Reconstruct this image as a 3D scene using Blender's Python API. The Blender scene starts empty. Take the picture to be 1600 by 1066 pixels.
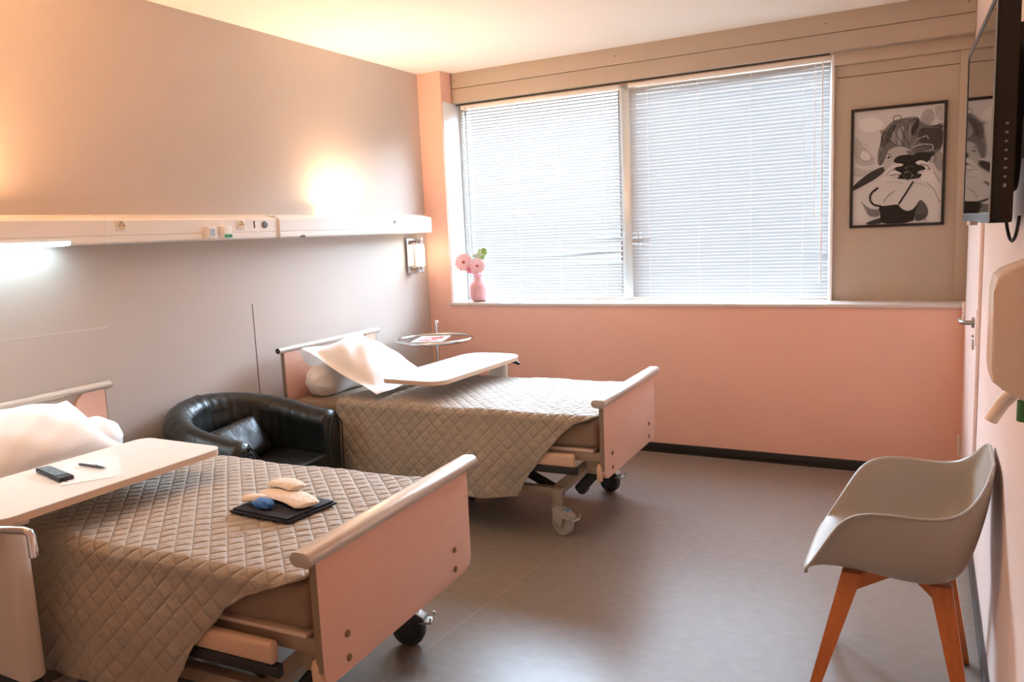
import bpy, bmesh, math, random
import numpy as np
from mathutils import Vector, Matrix
random.seed(7)
S = bpy.context.scene
COL = S.collection
PI = math.pi

# ------------------------------------------------------------------ room numbers (metres)
XL, XR, YB, YF, ZC = -3.35, 0.20, 4.935, -1.0, 2.685
YW = 5.17                       # plane of the blinds, inside the window recess

# ------------------------------------------------------------------ camera
cam_d = bpy.data.cameras.new('camera')
cam = bpy.data.objects.new('camera', cam_d); COL.objects.link(cam)
cam_d.sensor_fit = 'HORIZONTAL'; cam_d.sensor_width = 36.0
cam_d.lens = 1214.898 / 1600 * 36.0
cam_d.clip_start = 0.02
r_ = Vector((0.88278562, 0.46774898, -0.04359408))
d_ = Vector((0.02619109, -0.14165817, -0.98956909))
f_ = Vector((-0.46904539, 0.87243559, -0.13730465))
m3 = Matrix((r_, -d_, -f_)).transposed()
cam.matrix_world = Matrix.Translation((0, 0, 1.5)) @ m3.to_4x4()
S.camera = cam

# ------------------------------------------------------------------ world, daylight, exposure
S.view_settings.view_transform = 'Standard'
S.view_settings.look = 'None'
S.view_settings.gamma = 1.0
S.view_settings.use_curve_mapping = False
S.view_settings.exposure = 2.05
W = bpy.data.worlds.new('overcast_sky'); S.world = W
W.use_nodes = True
wn = W.node_tree.nodes; wl = W.node_tree.links
wn.clear()
w_out = wn.new('ShaderNodeOutputWorld'); w_bg = wn.new('ShaderNodeBackground')
w_tc = wn.new('ShaderNodeTexCoord'); w_sep = wn.new('ShaderNodeSeparateXYZ'); w_rmp = wn.new('ShaderNodeValToRGB')
w_map = wn.new('ShaderNodeMapRange')
w_map.inputs['From Min'].default_value = -1.0; w_map.inputs['From Max'].default_value = 1.0
w_rmp.color_ramp.elements[0].position = 0.0; w_rmp.color_ramp.elements[0].color = (0.035, 0.035, 0.033, 1)
w_rmp.color_ramp.elements[1].position = 1.0; w_rmp.color_ramp.elements[1].color = (0.15, 0.20, 0.26, 1)
for p_, c_ in ((0.46, (0.008, 0.008, 0.008)), (0.50, (0.0065, 0.0070, 0.0072)), (0.56, (0.011, 0.0125, 0.0135)), (0.60, (0.040, 0.050, 0.060)),
               (0.645, (0.44, 0.56, 0.68)), (0.70, (0.36, 0.46, 0.57)), (0.78, (0.19, 0.245, 0.31))):
    e_ = w_rmp.color_ramp.elements.new(p_); e_.color = (*c_, 1)
wl.new(w_tc.outputs['Generated'], w_sep.inputs[0]); wl.new(w_sep.outputs['Z'], w_map.inputs['Value'])
wl.new(w_map.outputs[0], w_rmp.inputs[0]); wl.new(w_rmp.outputs[0], w_bg.inputs['Color'])
# added sky falloff, weaker to the right, to dim light on the left wall
w_mx = wn.new('ShaderNodeMapRange'); w_mx.inputs['From Min'].default_value = -0.8; w_mx.inputs['From Max'].default_value = 0.8
w_mx.inputs['To Min'].default_value = 37.0; w_mx.inputs['To Max'].default_value = 15.0
wl.new(w_sep.outputs['X'], w_mx.inputs['Value']); wl.new(w_mx.outputs[0], w_bg.inputs['Strength'])
wl.new(w_bg.outputs[0], w_out.inputs['Surface'])

def area_light(name, loc, direction, sx, sy, power, color, portal=False):
    d = bpy.data.lights.new(name, 'AREA'); d.shape = 'RECTANGLE'; d.size = sx; d.size_y = sy
    d.energy = power; d.color = color
    o = bpy.data.objects.new(name, d); COL.objects.link(o)
    o.location = loc
    o.rotation_euler = Vector(direction).to_track_quat('-Z', 'Y').to_euler()
    if portal: d.cycles.is_portal = True
    return o
area_light('window_portal', (-1.83, 5.30, 1.73), (0, -1, 0), 2.66, 1.52, 1.0, (1, 1, 1), True)

S.cycles.use_denoising = True
S.cycles.max_bounces = 10
S.cycles.diffuse_bounces = 6
S.cycles.transparent_max_bounces = 16
S.cycles.sample_clamp_indirect = 6.0

# ------------------------------------------------------------------ helpers: materials
def lin(c):
    if isinstance(c, str):
        c = [int(c[i:i+2], 16) / 255 for i in (0, 2, 4)]
    return tuple((x / 12.92 if x <= 0.04045 else ((x + 0.055) / 1.055) ** 2.4) for x in c) + (1.0,)

def mat(name, color, rough=0.5, metal=0.0, spec=0.5, noise=0.0, nscale=8.0, bump=0.0, bscale=60.0, coat=0.0,
        stretch=(1, 1, 1), emit=None, estr=0.0, sheen=0.0, rvar=0.0):
    m = bpy.data.materials.new(name); m.use_nodes = True
    n = m.node_tree.nodes; l = m.node_tree.links
    b = n['Principled BSDF']
    c = lin(color)
    b.inputs['Base Color'].default_value = c
    b.inputs['Roughness'].default_value = rough
    b.inputs['Metallic'].default_value = metal
    b.inputs['Specular IOR Level'].default_value = spec
    b.inputs['Coat Weight'].default_value = coat
    b.inputs['Coat Roughness'].default_value = 0.08
    b.inputs['Sheen Weight'].default_value = sheen
    if emit:
        b.inputs['Emission Color'].default_value = lin(emit); b.inputs['Emission Strength'].default_value = estr
    tc = None
    if noise or bump or rvar:
        tc = n.new('ShaderNodeTexCoord'); mp = n.new('ShaderNodeMapping')
        mp.inputs['Scale'].default_value = stretch
        l.new(tc.outputs['Object'], mp.inputs['Vector'])
    if noise or rvar:
        t = n.new('ShaderNodeTexNoise'); t.inputs['Scale'].default_value = nscale
        t.inputs['Detail'].default_value = 6.0; t.inputs['Roughness'].default_value = 0.6
        l.new(mp.outputs[0], t.inputs['Vector'])
        if noise:
            r = n.new('ShaderNodeValToRGB')
            r.color_ramp.elements[0].position = 0.3; r.color_ramp.elements[1].position = 0.7
            r.color_ramp.elements[0].color = tuple(x * (1 - noise) for x in c[:3]) + (1,)
            r.color_ramp.elements[1].color = tuple(min(1, x * (1 + noise)) for x in c[:3]) + (1,)
            l.new(t.outputs['Fac'], r.inputs[0]); l.new(r.outputs[0], b.inputs['Base Color'])
        if rvar:
            mr = n.new('ShaderNodeMapRange'); mr.inputs['To Min'].default_value = rough - rvar; mr.inputs['To Max'].default_value = rough + rvar
            l.new(t.outputs['Fac'], mr.inputs['Value']); l.new(mr.outputs[0], b.inputs['Roughness'])
    if bump:
        t2 = n.new('ShaderNodeTexNoise'); t2.inputs['Scale'].default_value = bscale; t2.inputs['Detail'].default_value = 4.0
        l.new(mp.outputs[0], t2.inputs['Vector'])
        bp = n.new('ShaderNodeBump'); bp.inputs['Strength'].default_value = bump; bp.inputs['Distance'].default_value = 0.01
        l.new(t2.outputs['Fac'], bp.inputs['Height']); l.new(bp.outputs[0], b.inputs['Normal'])
    return m

M = {}
M['wall_grey'] = mat('wall_grey_paint', 'c5bab0', 0.55, noise=0.015, nscale=3, bump=0.03, bscale=220)
M['wall_salmon'] = mat('wall_salmon_paint', 'f0bfab', 0.5, noise=0.015, nscale=3, bump=0.03, bscale=220)
M['wall_pink'] = mat('wall_pale_pink_paint', 'f0dcd3', 0.35, noise=0.015, nscale=3, bump=0.03, bscale=220)
M['ceiling'] = mat('ceiling_paint', 'f4efe6', 0.8, bump=0.03, bscale=150)
M['taupe'] = mat('taupe_paint', 'b8a998', 0.45, noise=0.03, nscale=4, bump=0.04, bscale=120)
M['floor'] = mat('marbled_vinyl', '8a8178', 0.34, spec=0.5, noise=0.09, nscale=16, bump=0.012, bscale=40, stretch=(1, 1.8, 1))
M['seam'] = mat('floor_weld', 'a39a92', 0.4)
M['skirt'] = mat('black_skirting', '26231e', 0.35)
M['alu'] = mat('window_aluminium', 'cfd2d0', 0.35, metal=0.6)
M['white_frame'] = mat('white_frame', 'f2f2f0', 0.35)
M['sill'] = mat('sill_stone', 'd8cfc6', 0.3, noise=0.03, nscale=30)
M['groove'] = mat('groove_dark', '4a4038', 0.7)
M['chrome'] = mat('chrome', 'd8d8da', 0.12, metal=1.0)
M['steel'] = mat('brushed_steel', 'b9b6b0', 0.3, metal=1.0)
M['rail_metal'] = mat('rail_lacquer', 'cfc6bb', 0.28, metal=0.35)
M['panel'] = mat('bed_panel_laminate', 'e2b5a0', 0.38, noise=0.03, nscale=6, stretch=(6, 1, 6))
M['panel_edge'] = mat('bed_panel_edge', '8f7e6b', 0.5)
M['bed_metal'] = mat('bed_frame_metal', 'a99a88', 0.4, metal=0.3)
M['bed_dark'] = mat('bed_motor_plastic', '2a2a2a', 0.5)
M['bed_beige'] = mat('bed_guard_beige', 'd5b79c', 0.45)
M['bolt'] = mat('bolt_brass', '8d6f50', 0.35, metal=0.6)
M['mattress'] = mat('mattress_cover', '8f7b68', 0.8, bump=0.25, bscale=14)
M['base_white'] = mat('mattress_base', 'dccab8', 0.5)
M['wheel_dark'] = mat('wheel_rubber', '3c3e40', 0.5)
M['wheel_light'] = mat('wheel_light_rubber', 'a39f94', 0.45)
M['caster_grey'] = mat('caster_housing', 'b6b3aa', 0.4, metal=0.2)
M['caster_blue'] = mat('caster_lock_tab', '3a8fc0', 0.4)
M['linen'] = mat('white_linen', 'f3f1ee', 0.75, bump=0.22, bscale=9, sheen=0.2)
M['table'] = mat('table_laminate', 'f1f0ec', 0.32)
M['table_edge'] = mat('table_edge_band', 'd9bfa6', 0.4)
M['table_column'] = mat('table_column_lacquer', 'd5cabd', 0.4)
M['white_plastic'] = mat('white_plastic', 'f0ebe4', 0.35)
M['cream_plastic'] = mat('cream_socket', 'd9c7a6', 0.4)
M['black_plastic'] = mat('black_plastic', '141513', 0.32)
M['green_label'] = mat('green_label', '2f9a6c', 0.5)
M['blue_label'] = mat('blue_grey_label', 'b9c4cf', 0.5)
M['grey_knob'] = mat('grey_knob', '6f7470', 0.4)
M['tv_black'] = mat('tv_casing', '080a07', 0.55)
M['tv_screen'] = mat('tv_glass', '050506', 0.03, spec=0.9)
M['tv_line'] = mat('tv_edge_strip', '9fb4b6', 0.2)
M['leather'] = mat('black_leather', '141613', 0.36, spec=0.55, bump=0.8, bscale=10, rvar=0.06, nscale=20)
M['shell'] = mat('grey_shell_plastic', 'a29d92', 0.38)
M['leg_wood'] = mat('orange_beech', 'c6743a', 0.4, noise=0.12, nscale=10, stretch=(8, 8, 0.6))
M['vase'] = mat('pink_ceramic', 'dba8ac', 0.35)
M['vase_base'] = mat('vase_grey_foot', '8c7f80', 0.5)
M['petal'] = mat('pale_pink_petal', 'f0c3c9', 0.6)
M['petal_deep'] = mat('deep_pink_petal', 'e08aa0', 0.6)
M['flower_eye'] = mat('flower_eye', 'a5402f', 0.7)
M['stem'] = mat('flower_stem', '8a9a6a', 0.6)
M['leaf'] = mat('eucalyptus_leaf', 'b9c3a4', 0.6)
M['leaf_green'] = mat('green_leaf', '8fae5c', 0.6)
M['frame_black'] = mat('frame_black', '17140f', 0.35)
M['navy'] = mat('navy_cloth', '1d2030', 0.75, bump=0.2, bscale=40)
M['sock'] = mat('cream_cotton', 'eadfce', 0.85, bump=0.3, bscale=70)
M['blue_foam'] = mat('blue_plastic', '3f83d6', 0.45)
M['remote'] = mat('remote_body', '222a33', 0.4)
M['remote_key'] = mat('remote_keys', 'a9cbd8', 0.5)
M['paper'] = mat('paper', 'f6f6f8', 0.7)
M['ink'] = mat('ink', '9a9a9c', 0.7)
M['red_ink'] = mat('magazine_red', 'c9382f', 0.5)
M['pen'] = mat('pen_body', '5d5c5a', 0.3, metal=0.4)
M['disp'] = mat('dispenser_plastic', 'ded4c8', 0.3)
M['green_soft'] = mat('green_plastic', '2f6a3c', 0.4)
M['seal'] = mat('dark_seal', '39382f', 0.6)
M['cable'] = mat('black_cable', '121212', 0.5)

def emis(name, color, strength):
    return mat(name, color, 0.5, emit=color, estr=strength)
M['tube_on'] = emis('fluorescent_tube', 'cdf0ff', 6.0)
M['sconce_glass'] = emis('sconce_glass', 'ffe9c8', 3.0)
M['tube_off'] = mat('unlit_diffuser', 'e9eeee', 0.2)

def glass_mat(name, refl=0.12, tint=(1, 1, 1, 1)):
    m = bpy.data.materials.new(name); m.use_nodes = True
    n = m.node_tree.nodes; l = m.node_tree.links; n.clear()
    o = n.new('ShaderNodeOutputMaterial'); t = n.new('ShaderNodeBsdfTransparent'); g = n.new('ShaderNodeBsdfGlossy')
    g.inputs['Roughness'].default_value = 0.02; t.inputs[0].default_value = tint
    mx = n.new('ShaderNodeMixShader'); fr = n.new('ShaderNodeFresnel'); fr.inputs[0].default_value = 1.45
    ge = n.new('ShaderNodeNewGeometry'); mu = n.new('ShaderNodeMath'); mu.operation = 'MULTIPLY'; iv = n.new('ShaderNodeMath'); iv.operation = 'SUBTRACT'; iv.inputs[0].default_value = 1.0
    l.new(ge.outputs['Backfacing'], iv.inputs[1]); l.new(fr.outputs[0], mu.inputs[0]); l.new(iv.outputs[0], mu.inputs[1])
    l.new(mu.outputs[0], mx.inputs[0]); l.new(t.outputs[0], mx.inputs[1]); l.new(g.outputs[0], mx.inputs[2])
    l.new(mx.outputs[0], o.inputs[0])
    return m
M['pane'] = glass_mat('window_glass')
M['glass'] = glass_mat('table_glass', tint=(0.94, 0.95, 0.95, 1))

def slat_mat():
    m = bpy.data.materials.new('blind_slat'); m.use_nodes = True
    n = m.node_tree.nodes; l = m.node_tree.links; n.clear()
    o = n.new('ShaderNodeOutputMaterial'); d = n.new('ShaderNodeBsdfDiffuse'); t = n.new('ShaderNodeBsdfTranslucent')
    d.inputs[0].default_value = (0.42, 0.42, 0.42, 1); t.inputs[0].default_value = (0.38, 0.39, 0.39, 1)
    mx = n.new('ShaderNodeMixShader'); mx.inputs[0].default_value = 0.12
    l.new(d.outputs[0], mx.inputs[1]); l.new(t.outputs[0], mx.inputs[2]); l.new(mx.outputs[0], o.inputs[0])
    return m
M['slat'] = slat_mat()

def quilt_mat():
    m = mat('taupe_quilted_cloth', 'a59b8a', 0.7, sheen=0.35, bump=0.0)
    n = m.node_tree.nodes; l = m.node_tree.links; b = n['Principled BSDF']
    uv = n.new('ShaderNodeUVMap'); sp = n.new('ShaderNodeSeparateXYZ'); l.new(uv.outputs[0], sp.inputs[0])
    def mth(op, a, c=None):
        x = n.new('ShaderNodeMath'); x.operation = op
        for i, v in enumerate((a, c)):
            if v is None: continue
            if isinstance(v, (int, float)): x.inputs[i].default_value = v
            else: l.new(v, x.inputs[i])
        return x.outputs[0]
    s = 0.034
    a = mth('PINGPONG', mth('DIVIDE', mth('ADD', sp.outputs[0], sp.outputs[1]), s * 2), 0.5)
    c = mth('PINGPONG', mth('DIVIDE', mth('SUBTRACT', sp.outputs[0], sp.outputs[1]), s * 2), 0.5)
    h = mth('SUBTRACT', 1.0, mth('POWER', mth('SUBTRACT', 1.0, mth('MULTIPLY', mth('MINIMUM', a, c), 2.0)), 7.0))
    nz = n.new('ShaderNodeTexNoise'); nz.inputs['Scale'].default_value = 34.0; nz.inputs['Detail'].default_value = 4
    nz.inputs['Distortion'].default_value = 0.8
    l.new(uv.outputs[0], nz.inputs['Vector'])
    hh = mth('ADD', h, mth('MULTIPLY', nz.outputs['Fac'], 1.3))
    bp = n.new('ShaderNodeBump'); bp.inputs['Strength'].default_value = 0.5; bp.inputs['Distance'].default_value = 0.009
    l.new(hh, bp.inputs['Height']); l.new(bp.outputs[0], b.inputs['Normal'])
    return m
M['quilt'] = quilt_mat()

def attr_mat():
    m = mat('printed_photo', 'ffffff', 0.35)
    n = m.node_tree.nodes; l = m.node_tree.links
    a = n.new('ShaderNodeVertexColor'); a.layer_name = 'print'
    l.new(a.outputs[0], n['Principled BSDF'].inputs['Base Color'])
    return m
M['print'] = attr_mat()

# ------------------------------------------------------------------ helpers: geometry
def NB(): return bmesh.new()

def obj(name, bm, m, parent=None, sharp=38, smooth=True, loc=None, recalc=True):
    if recalc: bmesh.ops.recalc_face_normals(bm, faces=bm.faces[:])
    if smooth:
        for f in bm.faces: f.smooth = True
        a = math.radians(sharp)
        for e in bm.edges:
            if len(e.link_faces) == 2 and e.calc_face_angle(0) > a: e.smooth = False
    me = bpy.data.meshes.new(name); bm.to_mesh(me); bm.free()
    for x in (m if isinstance(m, (list, tuple)) else [m]): me.materials.append(M[x] if isinstance(x, str) else x)
    o = bpy.data.objects.new(name, me); COL.objects.link(o)
    if parent: o.parent = parent
    if loc: o.location = loc
    return o

def tag(o, label, cat, group=None):
    o['label'] = label; o['category'] = cat
    if group: o['group'] = group
    return o

def thing(name, label, cat, loc=(0, 0, 0), rz=0.0, group=None):
    o = bpy.data.objects.new(name, None); COL.objects.link(o); o.empty_display_size = 0.05
    o.location = loc; o.rotation_euler = (0, 0, rz)
    return tag(o, label, cat, group)

def struct(name, bm, m, parent=None, **k):
    o = obj(name, bm, m, parent, **k)
    if not parent: o['kind'] = 'structure'
    return o

def box(bm, c, s, bev=0.0, seg=2, rot=None):
    r = bmesh.ops.create_cube(bm, size=1.0)
    v = r['verts']
    bmesh.ops.scale(bm, vec=s, verts=v)
    if bev > 0:
        es = list({e for x in v for e in x.link_edges})
        rr = bmesh.ops.bevel(bm, geom=es, offset=bev, segments=seg, profile=0.5, affect='EDGES')
        v = [x for x in rr['verts']]
        v = list({w for f in rr['faces'] for w in f.verts} | set(x for x in v if x.is_valid))
        # take the whole connected island
        st = list(v); seen = set(v)
        while st:
            x = st.pop()
            for e in x.link_edges:
                w = e.other_vert(x)
                if w not in seen: seen.add(w); st.append(w)
        v = list(seen)
    if rot is not None: bmesh.ops.rotate(bm, cent=(0, 0, 0), matrix=rot, verts=v)
    bmesh.ops.translate(bm, vec=c, verts=v)
    return v

def bx(bm, x0, x1, y0, y1, z0, z1, bev=0.0, seg=2):
    return box(bm, ((x0+x1)/2, (y0+y1)/2, (z0+z1)/2), (abs(x1-x0), abs(y1-y0), abs(z1-z0)), bev, seg)

def tube(bm, pts, r, seg=14, closed=False, caps=True):
    pts = [Vector(p) for p in pts]; n = len(pts)
    rs = r if isinstance(r, (list, tuple)) else [r] * n
    rings = []; prev = None
    for i, p in enumerate(pts):
        if closed: t = (pts[(i+1) % n] - pts[i-1])
        else: t = pts[min(i+1, n-1)] - pts[max(i-1, 0)]
        t.normalize()
        if prev is None:
            u = t.orthogonal().normalized()
        else:
            u = prev - t * prev.dot(t)
            u = u.normalized() if u.length > 1e-6 else t.orthogonal().normalized()
        prev = u; w = t.cross(u)
        rings.append([bm.verts.new(p + (u * math.cos(a) + w * math.sin(a)) * rs[i]) for a in (2*PI*k/seg for k in range(seg))])
    m = n if closed else n - 1
    for i in range(m):
        A, B = rings[i], rings[(i+1) % n]
        for k in range(seg):
            bm.faces.new((A[k], A[(k+1) % seg], B[(k+1) % seg], B[k]))
    if caps and not closed:
        bm.faces.new(rings[0][::-1]); bm.faces.new(rings[-1])
    return rings

def lathe(bm, prof, c=(0, 0, 0), seg=32, mtx=None, cap=True):
    rings = []
    allv = []
    for r, z in prof:
        ring = [bm.verts.new((r*math.cos(2*PI*k/seg), r*math.sin(2*PI*k/seg), z)) for k in range(seg)]
        rings.append(ring); allv += ring
    for A, B in zip(rings, rings[1:]):
        for k in range(seg): bm.faces.new((A[k], A[(k+1) % seg], B[(k+1) % seg], B[k]))
    if cap:
        bm.faces.new(rings[0][::-1]); bm.faces.new(rings[-1])
    if mtx is not None: bmesh.ops.transform(bm, matrix=mtx, verts=allv)
    bmesh.ops.translate(bm, vec=c, verts=allv)
    return allv

RX = Matrix.Rotation(PI/2, 4, 'X'); RY = Matrix.Rotation(PI/2, 4, 'Y')

def prism(bm, pts, f0, f1, bev=0.0):
    """pts 2d polygon; f0/f1 map (a,b) to 3d on the two ends"""
    A = [bm.verts.new(f0(*p)) for p in pts]; B = [bm.verts.new(f1(*p)) for p in pts]
    n = len(pts)
    fs = [bm.faces.new(A[::-1]), bm.faces.new(B)]
    for i in range(n): fs.append(bm.faces.new((A[i], A[(i+1) % n], B[(i+1) % n], B[i])))
    if bev:
        es = [e for e in set(fs[0].edges) | set(fs[1].edges)]
        bmesh.ops.bevel(bm, geom=es, offset=bev, segments=2, profile=0.5, affect='EDGES')

def rounded(x0, x1, y0, y1, r, n=6):
    rs = r if isinstance(r, (list, tuple)) else [r]*4
    out = []
    for (cx, cy, a0), rr in zip(((x1, y1, 0), (x0, y1, 90), (x0, y0, 180), (x1, y0, 270)), rs):
        px = cx - rr if cx == x1 else cx + rr; py = cy - rr if cy == y1 else cy + rr
        for k in range(n+1):
            a = math.radians(a0 + 90*k/n); out.append((px + rr*math.cos(a), py + rr*math.sin(a)))
    return out

def gridmesh(bm, P, uv=None, closed_u=False):
    n, m = P.shape[:2]
    V = [[bm.verts.new(P[i, j]) for j in range(m)] for i in range(n)]
    L = bm.loops.layers.uv.new('UVMap') if uv is not None else None
    for i in range(n if closed_u else n-1):
        i2 = (i+1) % n
        for j in range(m-1):
            q = ((i, j), (i2, j), (i2, j+1), (i, j+1))
            f = bm.faces.new([V[a][b] for a, b in q])
            if L is not None:
                for lp, (a, b) in zip(f.loops, q): lp[L].uv = uv[a, b]
    return V

def solidify(o, t, off=0.0):
    s = o.modifiers.new('thickness', 'SOLIDIFY'); s.thickness = t; s.offset = off
    return o
def subsurf(o, n=2):
    s = o.modifiers.new('smooth', 'SUBSURF'); s.levels = n; s.render_levels = n
    return o

# ================================================================== ROOM
bm = NB(); bx(bm, XL-0.2, XR+0.2, YF-0.2, YB+0.02, -0.1, 0.0); fl = struct('floor', bm, 'floor', smooth=False)
bm = NB()
bm = NB(); bx(bm, XL-0.2, XR+0.2, YF-0.2, YB+0.5, ZC, ZC+0.1); struct('ceiling', bm, 'ceiling', smooth=False)
bm = NB(); bx(bm, XL-0.15, XL, YF-0.2, YB+0.5, 0.0, ZC); wl_o = struct('wall_left', bm, 'wall_grey', smooth=False)
bm = NB(); bx(bm, XL, XL+0.0012, 3.162, 3.166, 0.25, 1.17); struct('panel_joint', bm, 'groove', wl_o, smooth=False)
bm = NB(); bx(bm, XL, XL+0.0008, 1.3, 2.28, 1.150, 1.153); struct('scuff_line', bm, mat('scuff', 'ddd2c8', 0.5), wl_o, smooth=False)
# back wall: low wall, pillar, recess backing
bm = NB()
bx(bm, XL, -3.15, YB, YB+0.35, 0, ZC)                    # pillar left of the window
bx(bm, -3.15, XR, YB, YB+0.35, 0, 0.985)                 # below the sill
bx(bm, -3.15, XR, YB+0.24, YB+0.35, 2.46, ZC)            # lintel
struct('wall_back', bm, 'wall_salmon', smooth=False)
bm = NB(); bx(bm, XR, XR+0.15, YF-0.2, YB+0.5, 0, ZC); struct('wall_right', bm, 'wall_pink', smooth=False)
bm = NB(); bx(bm, XL, XR, YF-0.15, YF, 0, ZC); struct('wall_front', bm, 'wall_pink', smooth=False)
# white reveal lining, sill, pelmet, panel right of the window
bm = NB(); bx(bm, -3.152, -3.146, YB+0.015, YW+0.03, 1.0, 2.47); struct('trim_1', bm, 'white_frame', smooth=False)
bm = NB(); bx(bm, -3.165, XR, YB-0.02, YW+0.06, 0.983, 1.003, 0.004); struct('trim_2', bm, 'sill')
bm = NB()
bx(bm, -3.146, XR-0.001, 5.075, 5.26, 2.470, 2.572, 0.004)
bx(bm, -3.146, XR-0.001, 5.075, 5.26, 2.575, ZC, 0.003)
pel = struct('trim_3', bm, 'taupe')
bm = NB()
for x in (-3.12, -1.86, -0.56, 0.16): lathe(bm, [(0.004, 0), (0.004, 0.003)], (x, 5.076, 2.63), 8, RX)
obj('screw', bm, 'groove', pel)
bm = NB(); bx(bm, -0.515, XR-0.001, 5.165, 5.27, 1.003, 2.395); tp = struct('trim_4', bm, 'taupe', smooth=False)
bm = NB(); bx(bm, -0.515, XR-0.001, 5.135, 5.27, 2.397, 2.47, 0.003); obj('header_strip', bm, 'taupe', tp)
bm = NB(); bx(bm, 0.135, XR-0.001, 5.15, 5.164, 1.003, 2.396, 0.002); obj('side_strip', bm, 'taupe', tp)
bm = NB(); bx(bm, -0.5, 0.13, 5.163, 5.1655, 2.325, 2.329); obj('panel_seam', bm, 'groove', tp)
bm = NB(); bx(bm, -3.14, -0.54, 5.12, 5.145, 2.462, 2.471); obj('blind_track', bm, 'seal', pel)
# skirtings
bm = NB(); bx(bm, XL, XR, YB-0.014, YB, 0, 0.062, 0.003); bx(bm, XL, XR, YB-0.022, YB-0.014, 0, 0.012); struct('baseboard_back', bm, 'skirt')
bm = NB(); bx(bm, XR-0.012, XR, YF, 3.70, 0, 0.09, 0.003); struct('baseboard_right', bm, 'skirt')
bm = NB(); bx(bm, XL, XL+0.012, YF, YB, 0, 0.062, 0.003); struct('baseboard_left', bm, 'skirt')
bm = NB()
d1 = Vector((0.31, -1, 0))
def floor_seam(bm, a, b, w=0.0022):
    a = Vector(a); b = Vector(b); t = (b-a).normalized(); n = Vector((-t.y, t.x))*w
    vs = [bm.verts.new((*(p), 0.0006)) for p in (a+n, a-n, b-n, b+n)]
    bm.faces.new(vs)
floor_seam(bm, (-1.50, 3.30), (-1.62, 1.75)); obj('weld_seam', bm, 'seam', fl, smooth=False)

# windows
def window(name, x0, x1):
    bm = NB(); f = 0.035
    y0, y1 = YW+0.035, YW+0.085
    bx(bm, x0, x0+f, y0, y1, 1.003, 2.47, 0.004); bx(bm, x1-f, x1, y0, y1, 1.003, 2.47, 0.004)
    bx(bm, x0+f, x1-f, y0, y1, 1.003, 1.003+f, 0.004); bx(bm, x0+f, x1-f, y0, y1, 2.47-f, 2.47, 0.004)
    w = struct(name, bm, 'white_frame')
    bm = NB(); bx(bm, x0+f, x1-f, YW+0.058, YW+0.062, 1.003+f, 2.47-f); obj('pane', bm, 'pane', w, smooth=False)
    bm = NB(); bx(bm, x0+f-0.006, x0+f, y0-0.003, y0+0.004, 1.04, 2.43); bx(bm, x1-f, x1-f+0.006, y0-0.003, y0+0.004, 1.04, 2.43); obj('seal', bm, 'seal', w)
    return w
window('window_1', -3.145, -1.86)
window('window_2', -1.80, -0.517)
bm = NB(); bx(bm, -1.86, -1.80, YW+0.01, YW+0.085, 1.003, 2.47, 0.004); struct('trim_5', bm, 'alu')
bm = NB(); bx(bm, -0.532, -0.516, YW-0.03, YW+0.085, 1.003, 2.465, 0.003); struct('trim_6', bm, 'white_frame')
bm = NB(); bx(bm, -3.145, -3.115, YW-0.005, YW+0.034, 1.003, 2.465, 0.003); struct('trim_7', bm, 'alu')

# ------------------------------------------------------------------ blinds
def blind(name, x0, x1, label, kinks, cords, wand_x, tilt):
    zt, zb = 2.458, 1.022
    t = thing(name, label, 'window blind', ((x0+x1)/2, YW-0.02, zt), 0, 'venetian blinds in the window')
    ox = (x0+x1)/2
    a, b = x0-ox, x1-ox
    bm = NB(); bx(bm, a, b, -0.014, 0.014, -0.028, 0.0, 0.003); obj('head_rail', bm, 'white_plastic', t)
    bm = NB()
    pitch = 0.0222; n = int((zt-0.045-zb-0.012)/pitch)
    th = math.radians(tilt); w = 0.0125
    nx = 22
    for i in range(n+1):
        z = -0.045 - i*pitch
        rows = []
        for k in (-1, 0, 1):
            dy = k*w*math.cos(th); dz = k*w*math.sin(th) + (0.0022 if k == 0 else 0)*math.cos(th)
            dy2 = -(0.0022 if k == 0 else 0)*math.sin(th)
            row = []
            for q in range(nx+1):
                x = a+0.004 + (b-a-0.008)*q/nx
                s = 0.0012*math.sin(i*1.7 + q*0.35)
                for (ki, kx, kd, kw) in kinks:
                    if abs(ki-i) < 1.01: s += kd*(1-abs(ki-i)*0.6)*max(0, 1-abs((x-a)/(b-a)-kx)/kw)
                row.append(bm.verts.new((x, dy+dy2, z+dz+s)))
            rows.append(row)
        for A, B in zip(rows, rows[1:]):
            for q in range(nx): bm.faces.new((A[q], A[q+1], B[q+1], B[q]))
    obj('slats', bm, 'slat', t, sharp=80)
    zl = -0.045 - (n+1)*pitch
    bm = NB(); bx(bm, a+0.004, b-0.004, -0.012, 0.012, zl-0.007, zl+0.007, 0.003); obj('bottom_rail', bm, 'white_plastic', t)
    for c in cords:
        x = a + (b-a)*c
        bm = NB()
        for y in (-0.0135, 0.0135): tube(bm, [(x, y, -0.02), (x, y, zl)], 0.0011, 6)
        obj('ladder_cord', bm, 'white_plastic', t)
    bm = NB(); x = a+(b-a)*wand_x
    tube(bm, [(x, -0.024, -0.02), (x, -0.025, -1.30)], 0.0042, 8); lathe(bm, [(0.004, -1.34), (0.006, -1.33), (0.004, -1.30)], (x, -0.025, 0), 8)
    obj('tilt_wand', bm, 'white_plastic', t)
    bm = NB(); x2 = x - 0.045*(1 if wand_x > 0.5 else -1)
    tube(bm, [(x2, -0.022, -0.02), (x2+0.002, -0.022, -0.9)], 0.0014, 6); tube(bm, [(x2+0.008, -0.022, -0.02), (x2+0.003, -0.022, -0.9)], 0.0014, 6)
    lathe(bm, [(0.002, 0.03), (0.006, 0.0), (0.006, -0.01)], (x2+0.002, -0.022, -0.92), 8)
    obj('pull_cord', bm, 'white_plastic', t)
    return t
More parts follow.
